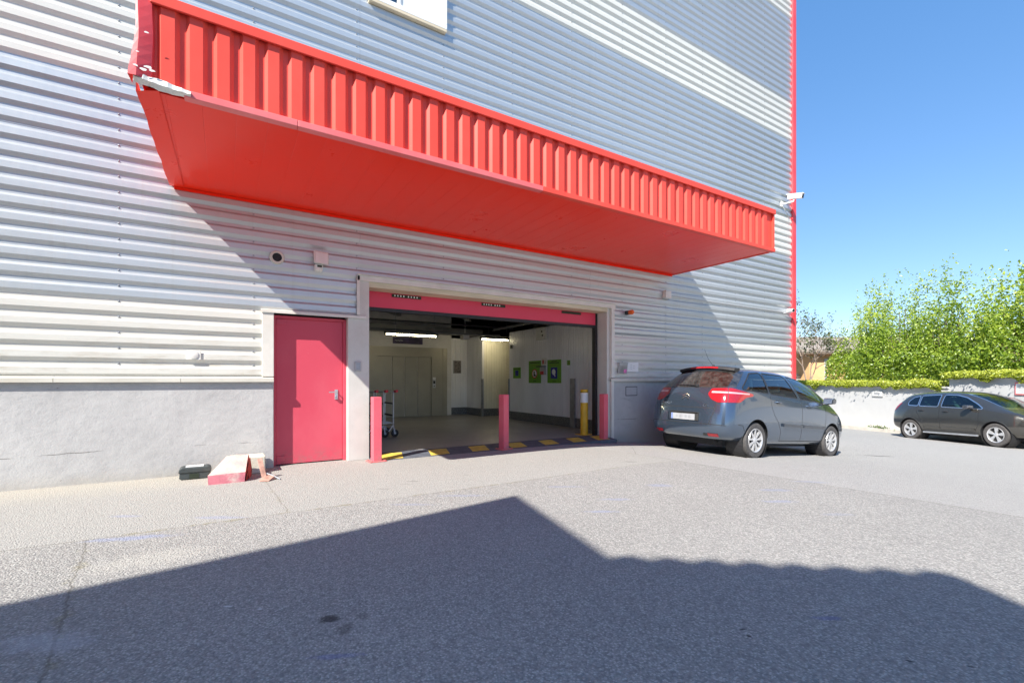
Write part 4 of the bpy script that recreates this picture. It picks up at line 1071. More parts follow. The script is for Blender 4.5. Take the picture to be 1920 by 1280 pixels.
    def pt(name, mb, m_, parent=root, smooth=False, bevel=0, label=None):
        mb.v = [tuple(Vector(p) * sc_) for p in mb.v]
        return mb.build(name, m_, parent, smooth, bevel, label, off=(0, 0, 0))
    # wheels
    for x in (T['xr'], T['xf']):
        for s_ in (-1, 1):
            yo = T['track'] * s_; wz, tr = T['wz'], T['tr']; ax = (0, s_, 0); o3 = (x, yo, wz)
            hw = .105
            ty = pt('wheel', MB().lathe([(tr * .66, .085), (tr * .80, .098), (tr * .93, .093), (tr * .985, .068), (tr, .045), (tr, -.06), (tr * .97, -.09), (tr * .8, -.1), (tr * .66, -.09)], o3, ax, 40), M['tyre'], smooth=True)
            rim = MB().lathe([(tr * .66, .085), (tr * .645, .096), (tr * .60, .086), (tr * .60, -.05)], o3, ax, 40)
            nsp = T['spokes']; o3v = Vector(o3); Y_ = Vector(ax)
            for q in range(nsp):
                a0 = 2 * math.pi * q / nsp + .2
                def rp_(r, da, h): return o3v + Vector((math.cos(a0 + da) * r, 0, math.sin(a0 + da) * r)) + Y_ * h
                wi, wo = T['spw']
                for (ra, rb2, ha, hb) in ((.05, tr * .62, .078, .083),):
                    A_ = [rp_(ra, -wi, ha), rp_(ra, wi, ha), rp_(rb2, wo, hb), rp_(rb2, -wo, hb)]
                    B_ = [p - Y_ * .03 for p in A_]
                    rim.raw(A_ + B_, [(0, 1, 2, 3), (0, 4, 5, 1), (1, 5, 6, 2), (2, 6, 7, 3), (3, 7, 4, 0)])
            rim.lathe([(.001, .088), (.035, .086), (.055, .078), (.06, .04)], o3, ax, 20)
            pt('rim', rim, M['rim'], ty)
            pt('brake', MB().lathe([(.001, .03), (tr * .60, .03), (tr * .60, -.05)], o3, ax, 28), M['hub_dark'], ty)
    # wheel housings and underside
    for x, r in arches:
        for s_ in (-1, 1):
            hs = MB(); hs.lathe([(r + .004, .0), (r + .004, -.34), (.001, -.34)], (x, s_ * (T['wmax'] - .035), T['wz']), (0, s_, 0), 36)
            pt('wheel_housing', hs, M['black'])
    for x, r in arches:
        for s_ in (-1, 1):
            pts_ = []
            for q in range(-2, 23):
                a = math.pi * q / 20; px, pz = x + math.cos(a) * (r + .004), T['wz'] + math.sin(a) * (r + .004)
                h = bvh0.ray_cast(Vector((px, s_ * 2, pz)), Vector((0, -s_, 0)))
                if h[0] is not None and pz > .22: pts_.append((px, h[0].y - s_ * .006, pz))
            if len(pts_) > 2: pt('arch_lip', MB().tube(pts_, T['lip'], 6), T['lip_mat'], smooth=True)
    pt('underbody', MB().box(.35, L - .35, -.55, .55, .17, .30).tube([(.25, -.45, .26), (.9, -.45, .24)], .035, 8), M['black'])
    # cabin
    fl_ = MB().box(.9, L - 1.0, -.70, .70, .34, .42)
    pt('cabin_floor', fl_, M['black'])
    for sx_, sy_ in T['seats']:
        pt('seat', MB().box(sx_ + .05, sx_ + .55, sy_ - .24, sy_ + .24, .45, .72).prism([(sx_ + .02, .66), (sx_ + .16, .66), (sx_ - .06, 1.22), (sx_ - .16, 1.22)], 1, sy_ - .23, sy_ + .23).prism([(sx_ - .08, 1.25), (sx_ - .17, 1.25), (sx_ - .20, 1.43), (sx_ - .12, 1.43)], 1, sy_ - .13, sy_ + .13), T['seat_mat'], bevel=.03)
    pt('dashboard', MB().prism([(T['dash'][0], .7), (T['dash'][1], .7), (T['dash'][1], T['dash'][2] - .05), (T['dash'][0] + .1, T['dash'][2]), (T['dash'][0], T['dash'][2] - .06)], 1, -.68, .68), M['dark'], bevel=.03)
    sw = MB(); swc = Vector((T['dash'][0] - .12, .36, T['dash'][2] - .02)); a1 = Vector((0, 1, 0)); a2 = Vector((.35, 0, .93)).normalized()
    sw.tube([swc + (a1 * math.cos(q * .2618) + a2 * math.sin(q * .2618)) * .18 for q in range(25)], .016, 6, False)
    pt('steering_wheel', sw, M['black'], smooth=True)
    # mirrors, handles
    for s_ in (-1, 1):
        mx, mz = T['mirror']; h = ray((mx, s_ * 2, mz), (0, -s_, 0))
        mm = MB(); yb = h.y
        prof = [(-.03, -.06), (.10, -.055), (.15, -.01), (.14, .06), (.06, .085), (-.02, .075)]
        A_ = [(mx + .0 + a, yb + s_ * .06, mz + b) for a, b in prof]; B_ = [(mx - .01 + a * .92, yb + s_ * .25, mz + .01 + b * .85) for a, b in prof]
        n = len(prof); mm.raw(A_ + B_, [tuple(range(n)), tuple(range(n, 2 * n))] + [(i, (i + 1) % n, n + (i + 1) % n, n + i) for i in range(n)])
        mo = pt('mirror', mm, T['mirror_mat'], bevel=.02)
        pt('mirror_glass', MB().raw([(mx - .034, yb + s_ * .07, mz - .045), (mx - .042, yb + s_ * .235, mz - .03), (mx - .034, yb + s_ * .235, mz + .07), (mx - .024, yb + s_ * .07, mz + .065)], [(0, 1, 2, 3)]), M['chrome'], mo)
        pt('mirror_foot', MB().bar((mx + .07, yb - s_ * .02, mz - .05), (mx + .06, yb + s_ * .10, mz - .03), .07, .03), M['black'], mo)
        for nm, (hx, hz) in T['handles'].items():
            h = ray((hx, s_ * 2, hz), (0, -s_, 0)); h2 = ray((hx + .17, s_ * 2, hz - .004), (0, -s_, 0))
            dd = doors[nm + ('R' if s_ < 0 else 'L')]
            pt('handle', MB().tube([h - Vector((0, s_ * .01, 0)), Vector((hx + .02, h.y + s_ * .028, hz)), Vector((hx + .15, h2.y + s_ * .030, hz - .003)), h2 - Vector((0, s_ * .01, 0))], .013, 8), T['handle_mat'], dd, smooth=True)
            pt('handle_recess', MB().box(hx + .03, hx + .14, h.y - s_ * .004, h.y + s_ * .006, hz - .03, hz + .022), M['hub_dark'], dd, bevel=.008)
        if T.get('strip'):
            for nm, x0, x1, z0, z1 in T['strip']:
                A_ = [ray((x, s_ * 2, z), (0, -s_, 0)) for x, z in ((x0, z0), (x1, z1), (x1, z1 + .055), (x0, z0 + .06))]
                B_ = [p + Vector((0, s_ * .034, 0)) for p in A_]; B_[2].z -= .006; B_[3].z -= .006
                A_ = [p - Vector((0, s_ * .02, 0)) for p in A_]
                pt('rub_strip', MB().raw(A_ + B_, [(4, 5, 6, 7), (0, 1, 5, 4), (1, 2, 6, 5), (2, 3, 7, 6), (3, 0, 4, 7)]), T['strip_mat'], doors[nm + ('R' if s_ < 0 else 'L')])
    return body, doors, ray, pt

mono = lambda name, col, rough=.20: mat(name, col, rough, .75, .03, 1.2, (.30, .30, .29), .06, coat=1)
inner = [.85, 1.3, 1.75, 2.2, 2.65, 3.0, 3.35, 3.7]
TA = dict(
    L=4.47, scale=1.035, xr=.84, xf=3.57, wz=.315, tr=.325, ar=.375, track=.80, wmax=.91, bulge_r=.05, bulge_f=.10,
    x=[[.12, .22, .45] + inner + [4.02, 4.22, 4.34], [.02, .10, .42] + inner + [4.06, 4.34, 4.45], [0, .10, .42] + inner + [4.07, 4.36, 4.47],
       [.05, .14, .44] + inner + [4.05, 4.30, 4.42], [.09, .18, .46] + inner + [4.03, 4.25, 4.36],
       [.31, .39, .58, .9, 1.32, 1.75, 2.2, 2.65, 3.0, 3.35, 3.7, 4.0, 4.2, 4.29], [.60, .68, .82, 1.05, 1.35, 1.75, 2.2, 2.65, 3.0, 3.35, 3.68, 3.97, 4.15, 4.23]],
    z=[[.30, .28, .25, .22, .2, .2, .2, .2, .2, .2, .2, .2, .2, .22], [.40, .40, .39, .38, .37] + [.36] * 9, [.60, .60, .60, .60, .58, .57, .56, .56, .56, .56, .56, .55, .53, .52],
       [.88, .91, .93, .94, .93, .92, .91, .90, .89, .87, .84, .79, .73, .69], [1.12, 1.15, 1.17, 1.165, 1.155, 1.14, 1.125, 1.11, 1.095, 1.07, 1.01, .91, .82, .75],
       [1.36, 1.37, 1.38, 1.385, 1.385, 1.38, 1.365, 1.335, 1.29, 1.21, 1.085, .955, .85, .775], [1.565, 1.58, 1.595, 1.61, 1.625, 1.63, 1.615, 1.57, 1.48, 1.34, 1.15, .99, .875, .80]],
    y=[[.60, .72, .80] + [.82] * 7 + [.80, .74, .62, .50], [.68, .85, .895, .905, .895, .89, .885, .885, .885, .89, .90, .86, .74, .55], [.70, .875, .915, .925, .915, .91, .905, .905, .905, .91, .915, .88, .76, .58],
       [.69, .845, .895, .915, .915, .915, .915, .915, .91, .905, .895, .86, .75, .58], [.66, .79, .845, .865, .87, .87, .87, .87, .865, .855, .835, .79, .70, .54],
       [.60, .695, .735, .755, .765, .77, .77, .77, .77, .77, .765, .73, .65, .50], [.54, .605, .635, .645, .65, .65, .65, .65, .65, .655, .67, .64, .56, .42]],
    crown=[.03, .035, .045, .05, .05, .05, .05, .055, .07, .08, .07, .06, .05, .04], bow=[-.05, -.04, -.02, 0, 0, 0, 0, .03, .06, .09, .10, .05, .02, .02],
    doors={'rear': [(1.275, 1.13), (1.29, .92), (1.36, .80), (1.50, .66), (1.60, .52), (1.63, .31), (2.36, .31), (2.345, 1.12)],
           'front': [(2.345, 1.10), (2.36, .31), (3.14, .31), (3.24, .55), (3.29, .80), (3.29, 1.05)]},
    gaps_side=[[(1.275, 1.52), (1.275, 1.13), (1.29, .92), (1.36, .80), (1.50, .66), (1.60, .52), (1.63, .31), (2.36, .31), (3.14, .31), (3.24, .55), (3.29, .80), (3.29, 1.06)], [(2.36, .31), (2.345, 1.12), (2.25, 1.50)],
               [(.30, .58), (.42, .57), (.47, .48)]],
    windows={'quarter': [(.50, 1.215), (.90, 1.515), (1.245, 1.555), (1.245, 1.19)], 'back': [(1.31, 1.185), (1.31, 1.55), (2.03, 1.555), (2.24, 1.15)],
             'front': [(2.15, 1.55), (2.62, 1.515), (3.0, 1.42), (3.22, 1.325), (3.24, 1.10), (2.37, 1.14)], 'light': [(3.30, 1.09), (3.285, 1.29), (3.50, 1.19), (3.70, 1.06), (3.66, 1.055)]},
    wtrim=.022, tail=[(.50, 1.09), (.60, 1.20), (1.05, 1.215), (1.62, 1.135), (1.60, 1.095), (1.40, 1.065), (1.22, .965), (.70, .95), (.57, 1.0)],
    tail_white=[[(.58, 1.115), (1.5, 1.118), (1.5, 1.142), (.60, 1.15)]], head=[(.10 + .72, .72), (1.05, .78), (1.5, .90), (1.42, .74), (1.1, .64), (.85, .62)],
    gaps_rear=[[(-.62, .96), (-.60, .80), (-.52, .56), (.52, .56), (.60, .80), (.62, .96)], [(-.80, .555), (-.52, .56)], [(.52, .56), (.80, .555)], [(-.60, .845), (.60, .845)]],  # last entry is a tailgate fold, its shade painted as a dark line
    rearwin=[(-.66, 1.225), (.66, 1.225), (.56, 1.545), (-.56, 1.545)], rearwrap=[(.45, 1.228), (1.14, 1.232), (1.42, 1.545), (.45, 1.545)], screen=[(-.58, 1.16), (.58, 1.16), (.53, 1.56), (-.53, 1.56)],
    paint=mono('paint_blue_grey', (.10, .14, .20)), trim_mat=M['black'], glass=glass('car_glass', (.66, .80, .78), .5), rear_glass=glass('rear_glass', (.13, .14, .15), .3, .06, .55, (.12, .11, .10)),
    spokes=9, spw=(.26, .12), lip=.008, lip_mat=M['dark'], seat_mat=M['seat_beige'], seats=[(2.35, -.38), (2.35, .38), (1.30, -.45), (1.30, .0), (1.30, .45)], dash=(3.05, 3.6, 1.05),
    mirror=(3.18, 1.12), mirror_mat=mono('paint_mirror', (.05, .055, .065)), handles={'rear': (1.42, 1.03), 'front': (2.50, 1.0)}, handle_mat=mono('paint_handle', (.10, .14, .20)),
    strip=[('rear', 1.66, 2.345, .585, .575), ('front', 2.375, 3.22, .575, .565)], strip_mat=mono('paint_strip', (.045, .06, .085), .4))  # body-coloured strips: the shade at their lower edge is put into darker paint
carA = thing('parked_car', 'blue-grey people carrier parked rear-on beside the shaded wall right of the gate', 'car')
body, doors, ray, pt = build_car(TA, carA)
# spoiler, brake lamp, wiper, plates, badges, aerial
spl = MB(); A_ = []
for i in range(13):
    e = -1 + i / 6; y = e * .60; xt = .53 + .06 * e * e
    zt = 1.655 - .05 * e * e
    A_.append([(xt - .035, y, zt - .055), (xt - .02, y, zt - .012), (xt + .16, y * .97, zt + .008), (xt + .16, y * .97, zt - .06), (xt + .05, y * .98, zt - .085)])
for a, b in zip(A_, A_[1:]): loft(spl, a, b)
spl.face(A_[0]).face(A_[-1])
sp = pt('spoiler', spl, M['black'], smooth=True)
bl = MB()
for i in range(3, 9):
    p, q = A_[i], A_[i + 1]
    bl.face([Vector(p[0]) - Vector((.004, 0, -.006)), Vector(q[0]) - Vector((.004, 0, -.006)), Vector(q[1]) - Vector((.006, 0, .006)), Vector(p[1]) - Vector((.006, 0, .006))])
pt('brake_light', bl, M['lamp_red'], sp)
def rp(y, z, d=.008): h = ray((-1, y, z), (1, 0, 0)); return h - Vector((d, 0, 0))
pt('wiper', MB().tube([rp(-.12, 1.25, .03), rp(.05, 1.262, .035), rp(.30, 1.262, .025)], [.018, .012, .007], 6).lathe([(.001, -.03), (.03, -.025), (.035, .01)], rp(-.14, 1.245, .01), (1, 0, 0), 10), M['black'], smooth=True)
px0 = min(rp(0, .66).x, rp(.26, .66).x)
pl_ = pt('number_plate', MB().mat(0).box(px0 - .012, px0, -.26, .26, .61, .72).mat(1).box(px0 - .0135, px0 - .012, .215, .26, .61, .72), [mat('plate_white', (.33, .34, .36), .5), M['plateblue']])
bq = MB(); rnq = random.Random(5)
for y_ in (-.15, -.07, .05, .13): bq.disc((px0 - .0132, y_, .665), (1, 0, 0), .028, 12)
pt('blurred_characters', bq, mat('blurred_print', (.27, .28, .30), .5), pl_)
pt('plate_housing', MB().box(px0 - .006, px0 + .03, -.33, .29, .60, .735).prism([(px0 - .012, .735), (px0 + .03, .735), (px0 + .03, .76), (px0 - .03, .75)], 1, -.33, .29), M['hub_dark'], bevel=.006)
pt('plate_end', MB().box(px0 - .012, px0 + .02, .29, .34, .60, .745), TA['strip_mat'], bevel=.01)
for y_ in (.60, -.58):
    a_ = [rp(y_ + q * .03, .345, .010) for q in (-3, -2, -1, 0, 1, 2, 3)]; b_4 = [rp(y_ + q * .03, .398, .010) for q in (-3, -2, -1, 0, 1, 2, 3)]
    pt('reflector', MB().raw(a_ + b_4, [(i, i + 1, i + 8, i + 7) for i in range(6)]), M['lamp_red'])
pt('reflector_recess', MB().raw([rp(-.40, .35, .005), rp(-.49, .35, .005), rp(-.49, .395, .005), rp(-.40, .39, .005)], [(0, 1, 2, 3)]), M['hub_dark'])
em = MB()
for z_ in (1.045, .995):
    for s_ in (-1, 1):
        a_, b_2 = rp(.0, z_ + .05, .014), rp(s_ * .075, z_, .014); em.bar(a_, b_2, .018, .010, (1, 0, 0))
pt('emblem', em, M['chrome'])
def badge(txt, y, z, size):
    me = text_mesh(txt, size, .003); h = rp(y, z, .006)
    for v in me.vertices: v.co = Vector((h.x - v.co.z, h.y - v.co.x, h.z + v.co.y)) * TA['scale']
    me.materials.append(M['chrome']); o = bpy.data.objects.new('badge_lettering', me); C.objects.link(o); o.parent = carA
badge('PICASSO', .42, .905, .055); badge('C4', -.42, .885, .075)
pt('aerial', MB().tube([(.80, 0, 1.66), (.62, 0, 1.80), (.50, 0, 1.97)], [.0045, .003, .002], 6).lathe([(.03, -.01), (.02, .03), (.001, .04)], (.80, 0, 1.66), (0, 0, 1), 10), M['black'])
carA.location = (7.50, -1.63, gz(8.4) + .073 * .9); carA.rotation_euler = (0, R(4.2), R(-.5))

inB = [.8, 1.2, 1.65, 2.1, 2.55, 2.9, 3.2, 3.55]
TB = dict(
    L=4.37, scale=1.0, xr=.80, xf=3.41, wz=.335, tr=.345, ar=.395, track=.80, wmax=.91, bulge_r=.06, bulge_f=.12,
    x=[[.12, .22, .42] + inB + [3.9, 4.12, 4.24], [.02, .1, .4] + inB + [3.92, 4.2, 4.35], [0, .1, .4] + inB + [3.93, 4.22, 4.37], [.03, .12, .42] + inB + [3.92, 4.19, 4.34],
       [.10, .2, .46, .85] + inB[1:] + [3.9, 4.14, 4.28], [.32, .40, .57, .9, 1.25, 1.65, 2.1, 2.55, 2.9, 3.2, 3.55, 3.88, 4.1, 4.23], [.52, .60, .74, .98, 1.3, 1.65, 2.1, 2.5, 2.8, 3.1, 3.45, 3.83, 4.04, 4.16]],
    z=[[.36, .33, .28, .25] + [.24] * 6 + [.24, .25, .26, .28], [.42] * 14, [.62] * 10 + [.62, .62, .60, .58], [.92, .93, .93, .92, .91, .90, .89, .89, .88, .88, .87, .84, .78, .73],
       [1.12, 1.13, 1.14, 1.13, 1.12, 1.11, 1.10, 1.085, 1.07, 1.05, 1.02, .96, .88, .82], [1.34, 1.345, 1.345, 1.34, 1.34, 1.335, 1.325, 1.29, 1.24, 1.16, 1.055, .985, .90, .84], [1.505, 1.53, 1.55, 1.57, 1.585, 1.595, 1.585, 1.525, 1.425, 1.285, 1.11, 1.025, .925, .86]],
    y=[[.60, .72, .80] + [.83] * 7 + [.80, .74, .62, .50], [.68, .85, .895, .915, .905, .90, .90, .90, .90, .905, .915, .88, .76, .58], [.70, .87, .915, .93, .92, .915, .91, .91, .91, .915, .925, .90, .78, .6],
       [.70, .84, .89, .915, .915, .915, .915, .915, .91, .91, .905, .87, .77, .6], [.66, .78, .835, .86, .865, .865, .865, .865, .86, .855, .845, .81, .72, .56],
       [.58, .68, .72, .745, .755, .76, .76, .76, .76, .765, .775, .75, .67, .52], [.52, .58, .61, .62, .625, .625, .625, .625, .63, .64, .66, .64, .57, .44]],
    crown=[.03, .035, .045, .05, .05, .05, .05, .055, .07, .08, .07, .06, .05, .04], bow=[-.05, -.04, -.02, 0, 0, 0, 0, .03, .06, .08, .08, .05, .02, .02],
    doors={'rear': [(1.02, 1.11), (1.06, .92), (1.16, .78), (1.27, .60), (1.29, .36), (1.84, .36), (1.80, 1.10)], 'front': [(1.80, 1.09), (1.84, .36), (2.85, .36), (2.97, .60), (2.98, 1.05)]},
    gaps_side=[[(1.08, 1.50), (1.02, 1.11), (1.06, .92), (1.16, .78), (1.27, .60), (1.29, .36), (2.85, .36), (2.97, .60), (2.98, 1.06)], [(1.84, .36), (1.80, 1.10), (1.78, 1.50)]],
    windows={'quarter': [(.70, 1.18), (.68, 1.29), (.82, 1.43), (1.02, 1.47), (1.04, 1.165)], 'back': [(1.11, 1.16), (1.10, 1.485), (1.71, 1.51), (1.72, 1.145)],
             'front': [(1.85, 1.14), (1.85, 1.51), (2.22, 1.495), (2.52, 1.415), (2.86, 1.23), (3.05, 1.095)]},
    wtrim=.024, tail=[(.80, .92), (.82, 1.10), (.90, 1.20), (1.16, 1.26), (1.12, 1.12), (1.02, .98)], tail_white=[], head=[(.95, .74), (1.1, .84), (1.62, 1.0), (1.40, .84), (1.18, .74)],
    gaps_rear=[[(-.6, .9), (-.55, .55), (.55, .55), (.6, .9)]], rearwin=[(-.62, 1.17), (.62, 1.17), (.52, 1.48), (-.52, 1.48)], screen=[(-.60, 1.12), (.60, 1.12), (.52, 1.53), (-.52, 1.53)],
    paint=mono('paint_bronze_grey', (.105, .10, .09)), trim_mat=M['chrome'], glass=glass('car_glass_teal', (.42, .68, .62), .15), rear_glass=glass('rear_glass_dark', (.1, .1, .1), .3),
    spokes=5, spw=(.40, .26), lip=.012, lip_mat=M['black'], seat_mat=M['seat'], seats=[(2.10, -.38), (2.10, .38), (1.15, -.40), (1.15, .40)], dash=(2.75, 3.2, 1.03),
    mirror=(2.72, 1.12), mirror_mat=mono('paint_mirror_grey', (.16, .16, .17)), handles={'rear': (1.12, 1.0), 'front': (1.92, .98)}, handle_mat=M['black'],
    strip=[('rear', 1.32, 1.82, .43, .43), ('front', 1.86, 2.86, .43, .43)], strip_mat=mono('paint_strip_bronze', (.10, .095, .085), .35))
carB = thing('parked_car', 'dark bronze-grey crossover parked along the white boundary wall', 'car')
bodyB, doorsB, rayB, ptB = build_car(TB, carB)
for y_ in (-.905, .86): ptB('sill', MB().box(1.25, 2.95, y_, y_ + .045, .25, .30), M['alu'], bevel=.01)
hdB = Vector((-.436, -.90, 0)); angB = math.atan2(-.90, -.436)
axB = Vector((20.43 + .9 * .84, -1.07 - .436 * .84, -.80))
carB.rotation_euler = (0, -R(2.2), angB)
carB.location = axB - hdB * .80 + Vector((0, 0, -.03))

# ------------------------------------------------------------------ boundary wall, pavement, what stands behind
S_, K_ = .52691, .84992
def LR(t, r): return Vector((t * S_ + r * K_, t * K_ - r * S_ + HY, 0))
def seg(mb, t0, t1, r0, r1, z0, z1):
    c = [LR(t0, r0), LR(t1, r0), LR(t1, r1), LR(t0, r1)]
    v = [(p.x, p.y, z0) for p in c] + [(p.x, p.y, z1) for p in c]
    return mb.raw(v, [(0, 3, 2, 1), (4, 5, 6, 7), (0, 1, 5, 4), (1, 2, 6, 5), (2, 3, 7, 6), (3, 0, 4, 7)])
bw = thing('boundary_wall', 'long white rendered boundary wall that steps up behind the parked crossover', 'wall', tuple(LR(17, 16.1)))
seg(seg(MB(), 17.0, 42, 16.0, 16.25, -1.6, .93), 1, 16.998, 16.0, 16.25, -1.6, 1.27).build('wall', 'white_wall', bw)
seg(seg(MB(), 17.0, 42, 15.96, 16.29, .932, 1.0), 1, 17.06, 15.96, 16.29, 1.272, 1.345).build('coping', 'white_wall', bw, bevel=.008)
seg(MB(), 1, 42, 15.985, 15.999, -.9, -.70).build('skirting', 'kerb', bw)
pv = MB()
kr = [(1, 15.6), (16, 15.35), (18.2, 15.05), (20.2, 14.5), (24, 13.9), (42, 12.4)]
for (ta, ra), (tb, rb_) in zip(kr, kr[1:]):
    c = [LR(ta, ra), LR(tb, rb_), LR(tb, 16.0), LR(ta, 16.0)]
    z_ = [gzs(p.x) + .13 for p in c]; z_[2] += .06; z_[3] += .06
    pv.raw([(p.x, p.y, zz) for p, zz in zip(c, z_)] + [(p.x, p.y, -1.6) for p in c], [(0, 1, 2, 3), (0, 4, 5, 1), (2, 6, 7, 3), (1, 5, 6, 2), (3, 7, 4, 0)])
struct('pavement', pv, 'kerb')
def wall_plate(name, label, t0, t1, z0, z1, rim_m):
    r = thing(name, label, 'sign', tuple(LR(t0, 15.97)))
    seg(MB(), t0, t1, 15.965, 15.998, z0, z1).build('frame', rim_m, r)
    seg(MB(), t0 + .035, t1 - .035, 15.958, 15.964, z0 + .035, z1 - .035).build('board', 'white', r)
    q = MB()
    for k in range(4):
        seg(q, t0 + .12 + .03 * (k % 2), t1 - .12, 15.954, 15.9575, z0 + .09 + k * (z1 - z0 - .14) / 4, z0 + .11 + k * (z1 - z0 - .14) / 4)
    q.build('lettering', 'greybox', r)
wall_plate('wall_sign', 'small white sign with a grey frame on the boundary wall left of the crossover', 20.02, 20.6, .52, .77, 'greybox')
wall_plate('wall_sign', 'white sign with a red frame on the upper wall at the right edge', 13.9, 14.75, .78, 1.17, 'red_trim')
wd = MB(); rw = random.Random(2)
def leaves_mesh(name, pts_, size, mname, seed, parent=None, flat=.5, kind=None, off=None, up=None):
    rn = random.Random(seed); v = []; f = []; tone = []
    for p, tn in pts_:
        n_ = Vector((rn.gauss(0, 1), rn.gauss(0, 1), rn.gauss(0, 1) + flat)).normalized()
        a = n_.orthogonal().normalized(); a = (Matrix.Rotation(rn.uniform(0, 6.28), 3, n_) @ a); b = n_.cross(a)
        s_ = size * rn.uniform(.6, 1.25); k = len(v); p = Vector(p)
        fold = n_ * s_ * .18
        v += [p - a * s_ * .5, p + b * s_ * .33 + fold, p + a * s_ * .55, p - b * s_ * .33 + fold]
        f += [(k, k + 1, k + 2), (k, k + 2, k + 3)]; tn2 = min(1, max(0, tn + rn.gauss(0, .16))); tone += [tn2] * 2
    me = bpy.data.meshes.new(name); me.from_pydata(v, [], f); me.materials.append(M[mname])
    at = me.attributes.new('tone', 'FLOAT', 'FACE'); at.data.foreach_set('value', tone)
    return link(name, me, parent, off=off, kind=kind)
# clipped climbing plant along the top of the wall
def ivy(name, label, t0, t1, z, r0, n, seed, drop):
    rn = random.Random(seed); P_ = []
    r = thing(name, label, 'climbing plant', tuple(LR((t0 + t1) / 2, 16.1) + Vector((0, 0, z))))
    for _ in range(n):
        t = rn.uniform(t0, t1); h = .22 + .13 * mnoise.noise(Vector((t * .9, seed, 0))) + .06 * mnoise.noise(Vector((t * 3.1, seed, 4)))
        rr = rn.gauss(16.10, .17); zz = z + rn.uniform(-.03, 1) * h
        dr = drop * max(0, mnoise.noise(Vector((t * 1.7, seed * 2, 1))) + .12) 
        if rn.random() < .30: rr = 15.93 - rn.random() * .06; zz = z - rn.random() * dr
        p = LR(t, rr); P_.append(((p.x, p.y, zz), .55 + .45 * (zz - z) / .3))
    st = MB(); pa = [LR(t0 + (t1 - t0) * i / 12, 16.12 + .05 * math.sin(i * 2.3)) for i in range(13)]
    st.tube([(p.x, p.y, z + .03 + .02 * math.sin(i * 1.7)) for i, p in enumerate(pa)], .015, 5).build('stem', 'bark', r)
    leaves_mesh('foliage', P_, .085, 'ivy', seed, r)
ivy('ivy', 'bright green ivy trailing over the lower stretch of the white wall', 17.2, 27.0, 1.0, 16, 9500, 11, .5)
ivy('ivy', 'bright green ivy along the raised right stretch of the white wall', 12.6, 17.2, 1.345, 16, 4500, 12, .3)
wp = []
for _ in range(120):
    p = LR(rw.gauss(19.0, .22), 15.0 + rw.gauss(0, .05)); wp.append(((p.x, p.y, gzs(p.x) + .13 + abs(rw.gauss(0, .05))), rw.random()))
tag(leaves_mesh('weed', wp, .07, 'weed', 5), 'tuft of weeds growing at the kerb in front of the white wall', 'weed')
wp = [((8.0 + rw.gauss(0, .08) - .85, -.11 + rw.gauss(0, .03), -.08 + abs(rw.gauss(0, .025))), rw.random()) for _ in range(40)]
tag(leaves_mesh('weed', wp, .03, 'weed', 6), 'tiny weed at the foot of the shaded plinth right of the gate', 'weed')

def tree(name, label, t, r, top, rad, seed, nshoots, group='leafy trees behind the white wall', leaf='leaf', lsize=.115, per=80, cat='tree', base=-.85):
    rn = random.Random(seed); p0 = LR(t, r); root = thing(name, label, cat, (p0.x, p0.y, base), group)
    tk = MB(); fork = base + (top - base) * .22
    tk.tube([(p0.x, p0.y, base - .1), (p0.x + .03, p0.y, base + .6), (p0.x, p0.y + .04, fork)], [.15, .12, .10], 8)
    P_ = []; H = top - base
    for q in range(nshoots):
        az = rn.uniform(0, 6.283); el = rn.random() ** .6
        # limb foot on the trunk, limb head in the crown, then an upright shoot
        f_ = Vector((p0.x, p0.y, fork - .5 + .5 * rn.random() + .1 * H * rn.random()))
        rr = rad * math.sqrt(rn.random()); zt = top - (rr / rad) ** 1.6 * H * .40 - abs(rn.gauss(0, .13)) * H
        zt = max(zt, base + H * .32)
        head = Vector((p0.x + math.cos(az) * rr, p0.y + math.sin(az) * rr, zt))
        mid = f_.lerp(head, .5) + Vector((math.cos(az) * rr * .28, math.sin(az) * rr * .28, -.05 * H))
        pts_ = []
        for i in range(9):
            u = i / 8; pts_.append(f_ * (1 - u) ** 2 + mid * 2 * u * (1 - u) + head * u * u)
        if q % 2 == 0: tk.tube(pts_[:6], [.034 * (1 - i / 7) + .004 for i in range(6)], 5, False)
        lean = Vector((rn.gauss(0, .05), rn.gauss(0, .05), 0))
        tn0 = rn.gauss(.52, .26)
        for k in range(per):
            u = .22 + .78 * (k + rn.random()) / per; i = min(7, int(u * 8)); a = pts_[i].lerp(pts_[i + 1], u * 8 - i)
            sp_ = .05 + .24 * max(0, 1 - u) ** .8
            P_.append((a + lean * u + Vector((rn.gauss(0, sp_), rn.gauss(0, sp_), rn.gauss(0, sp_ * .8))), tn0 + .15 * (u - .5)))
    # low skirt of foliage
    for _ in range(int(nshoots * per * .95)):
        az = rn.uniform(0, 6.283); rr = rad * (.35 + .75 * math.sqrt(rn.random())); z = base + H * (.24 + .46 * rn.random() * (1.15 - rr / rad * .75))
        P_.append((Vector((p0.x + math.cos(az) * rr, p0.y + math.sin(az) * rr, z)), rn.gauss(.42, .2)))
    P_ = [(p, tn + .18 * mnoise.noise(Vector(p) * .8)) for p, tn in P_ if mnoise.noise(Vector(p) * 1.15 + Vector((seed, 0, 0))) > -.30 - .25 * max(0, (base + H * .5 - p[2]) / H)]
    tk.build('trunk', 'bark', root)
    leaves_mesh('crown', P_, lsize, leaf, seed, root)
tree('leafy_tree', 'leftmost bright green tree, beside the ochre house', 25.6, 19.75, 7.1, 1.9, 21, 120)
tree('leafy_tree', 'bright green tree rising above the left part of the ivy, second in the row', 23.0, 19.2, 7.35, 2.0, 22, 120)
tree('leafy_tree', 'bright green tree in the middle of the row, behind the step in the wall', 20.6, 19.4, 7.0, 1.95, 23, 130)
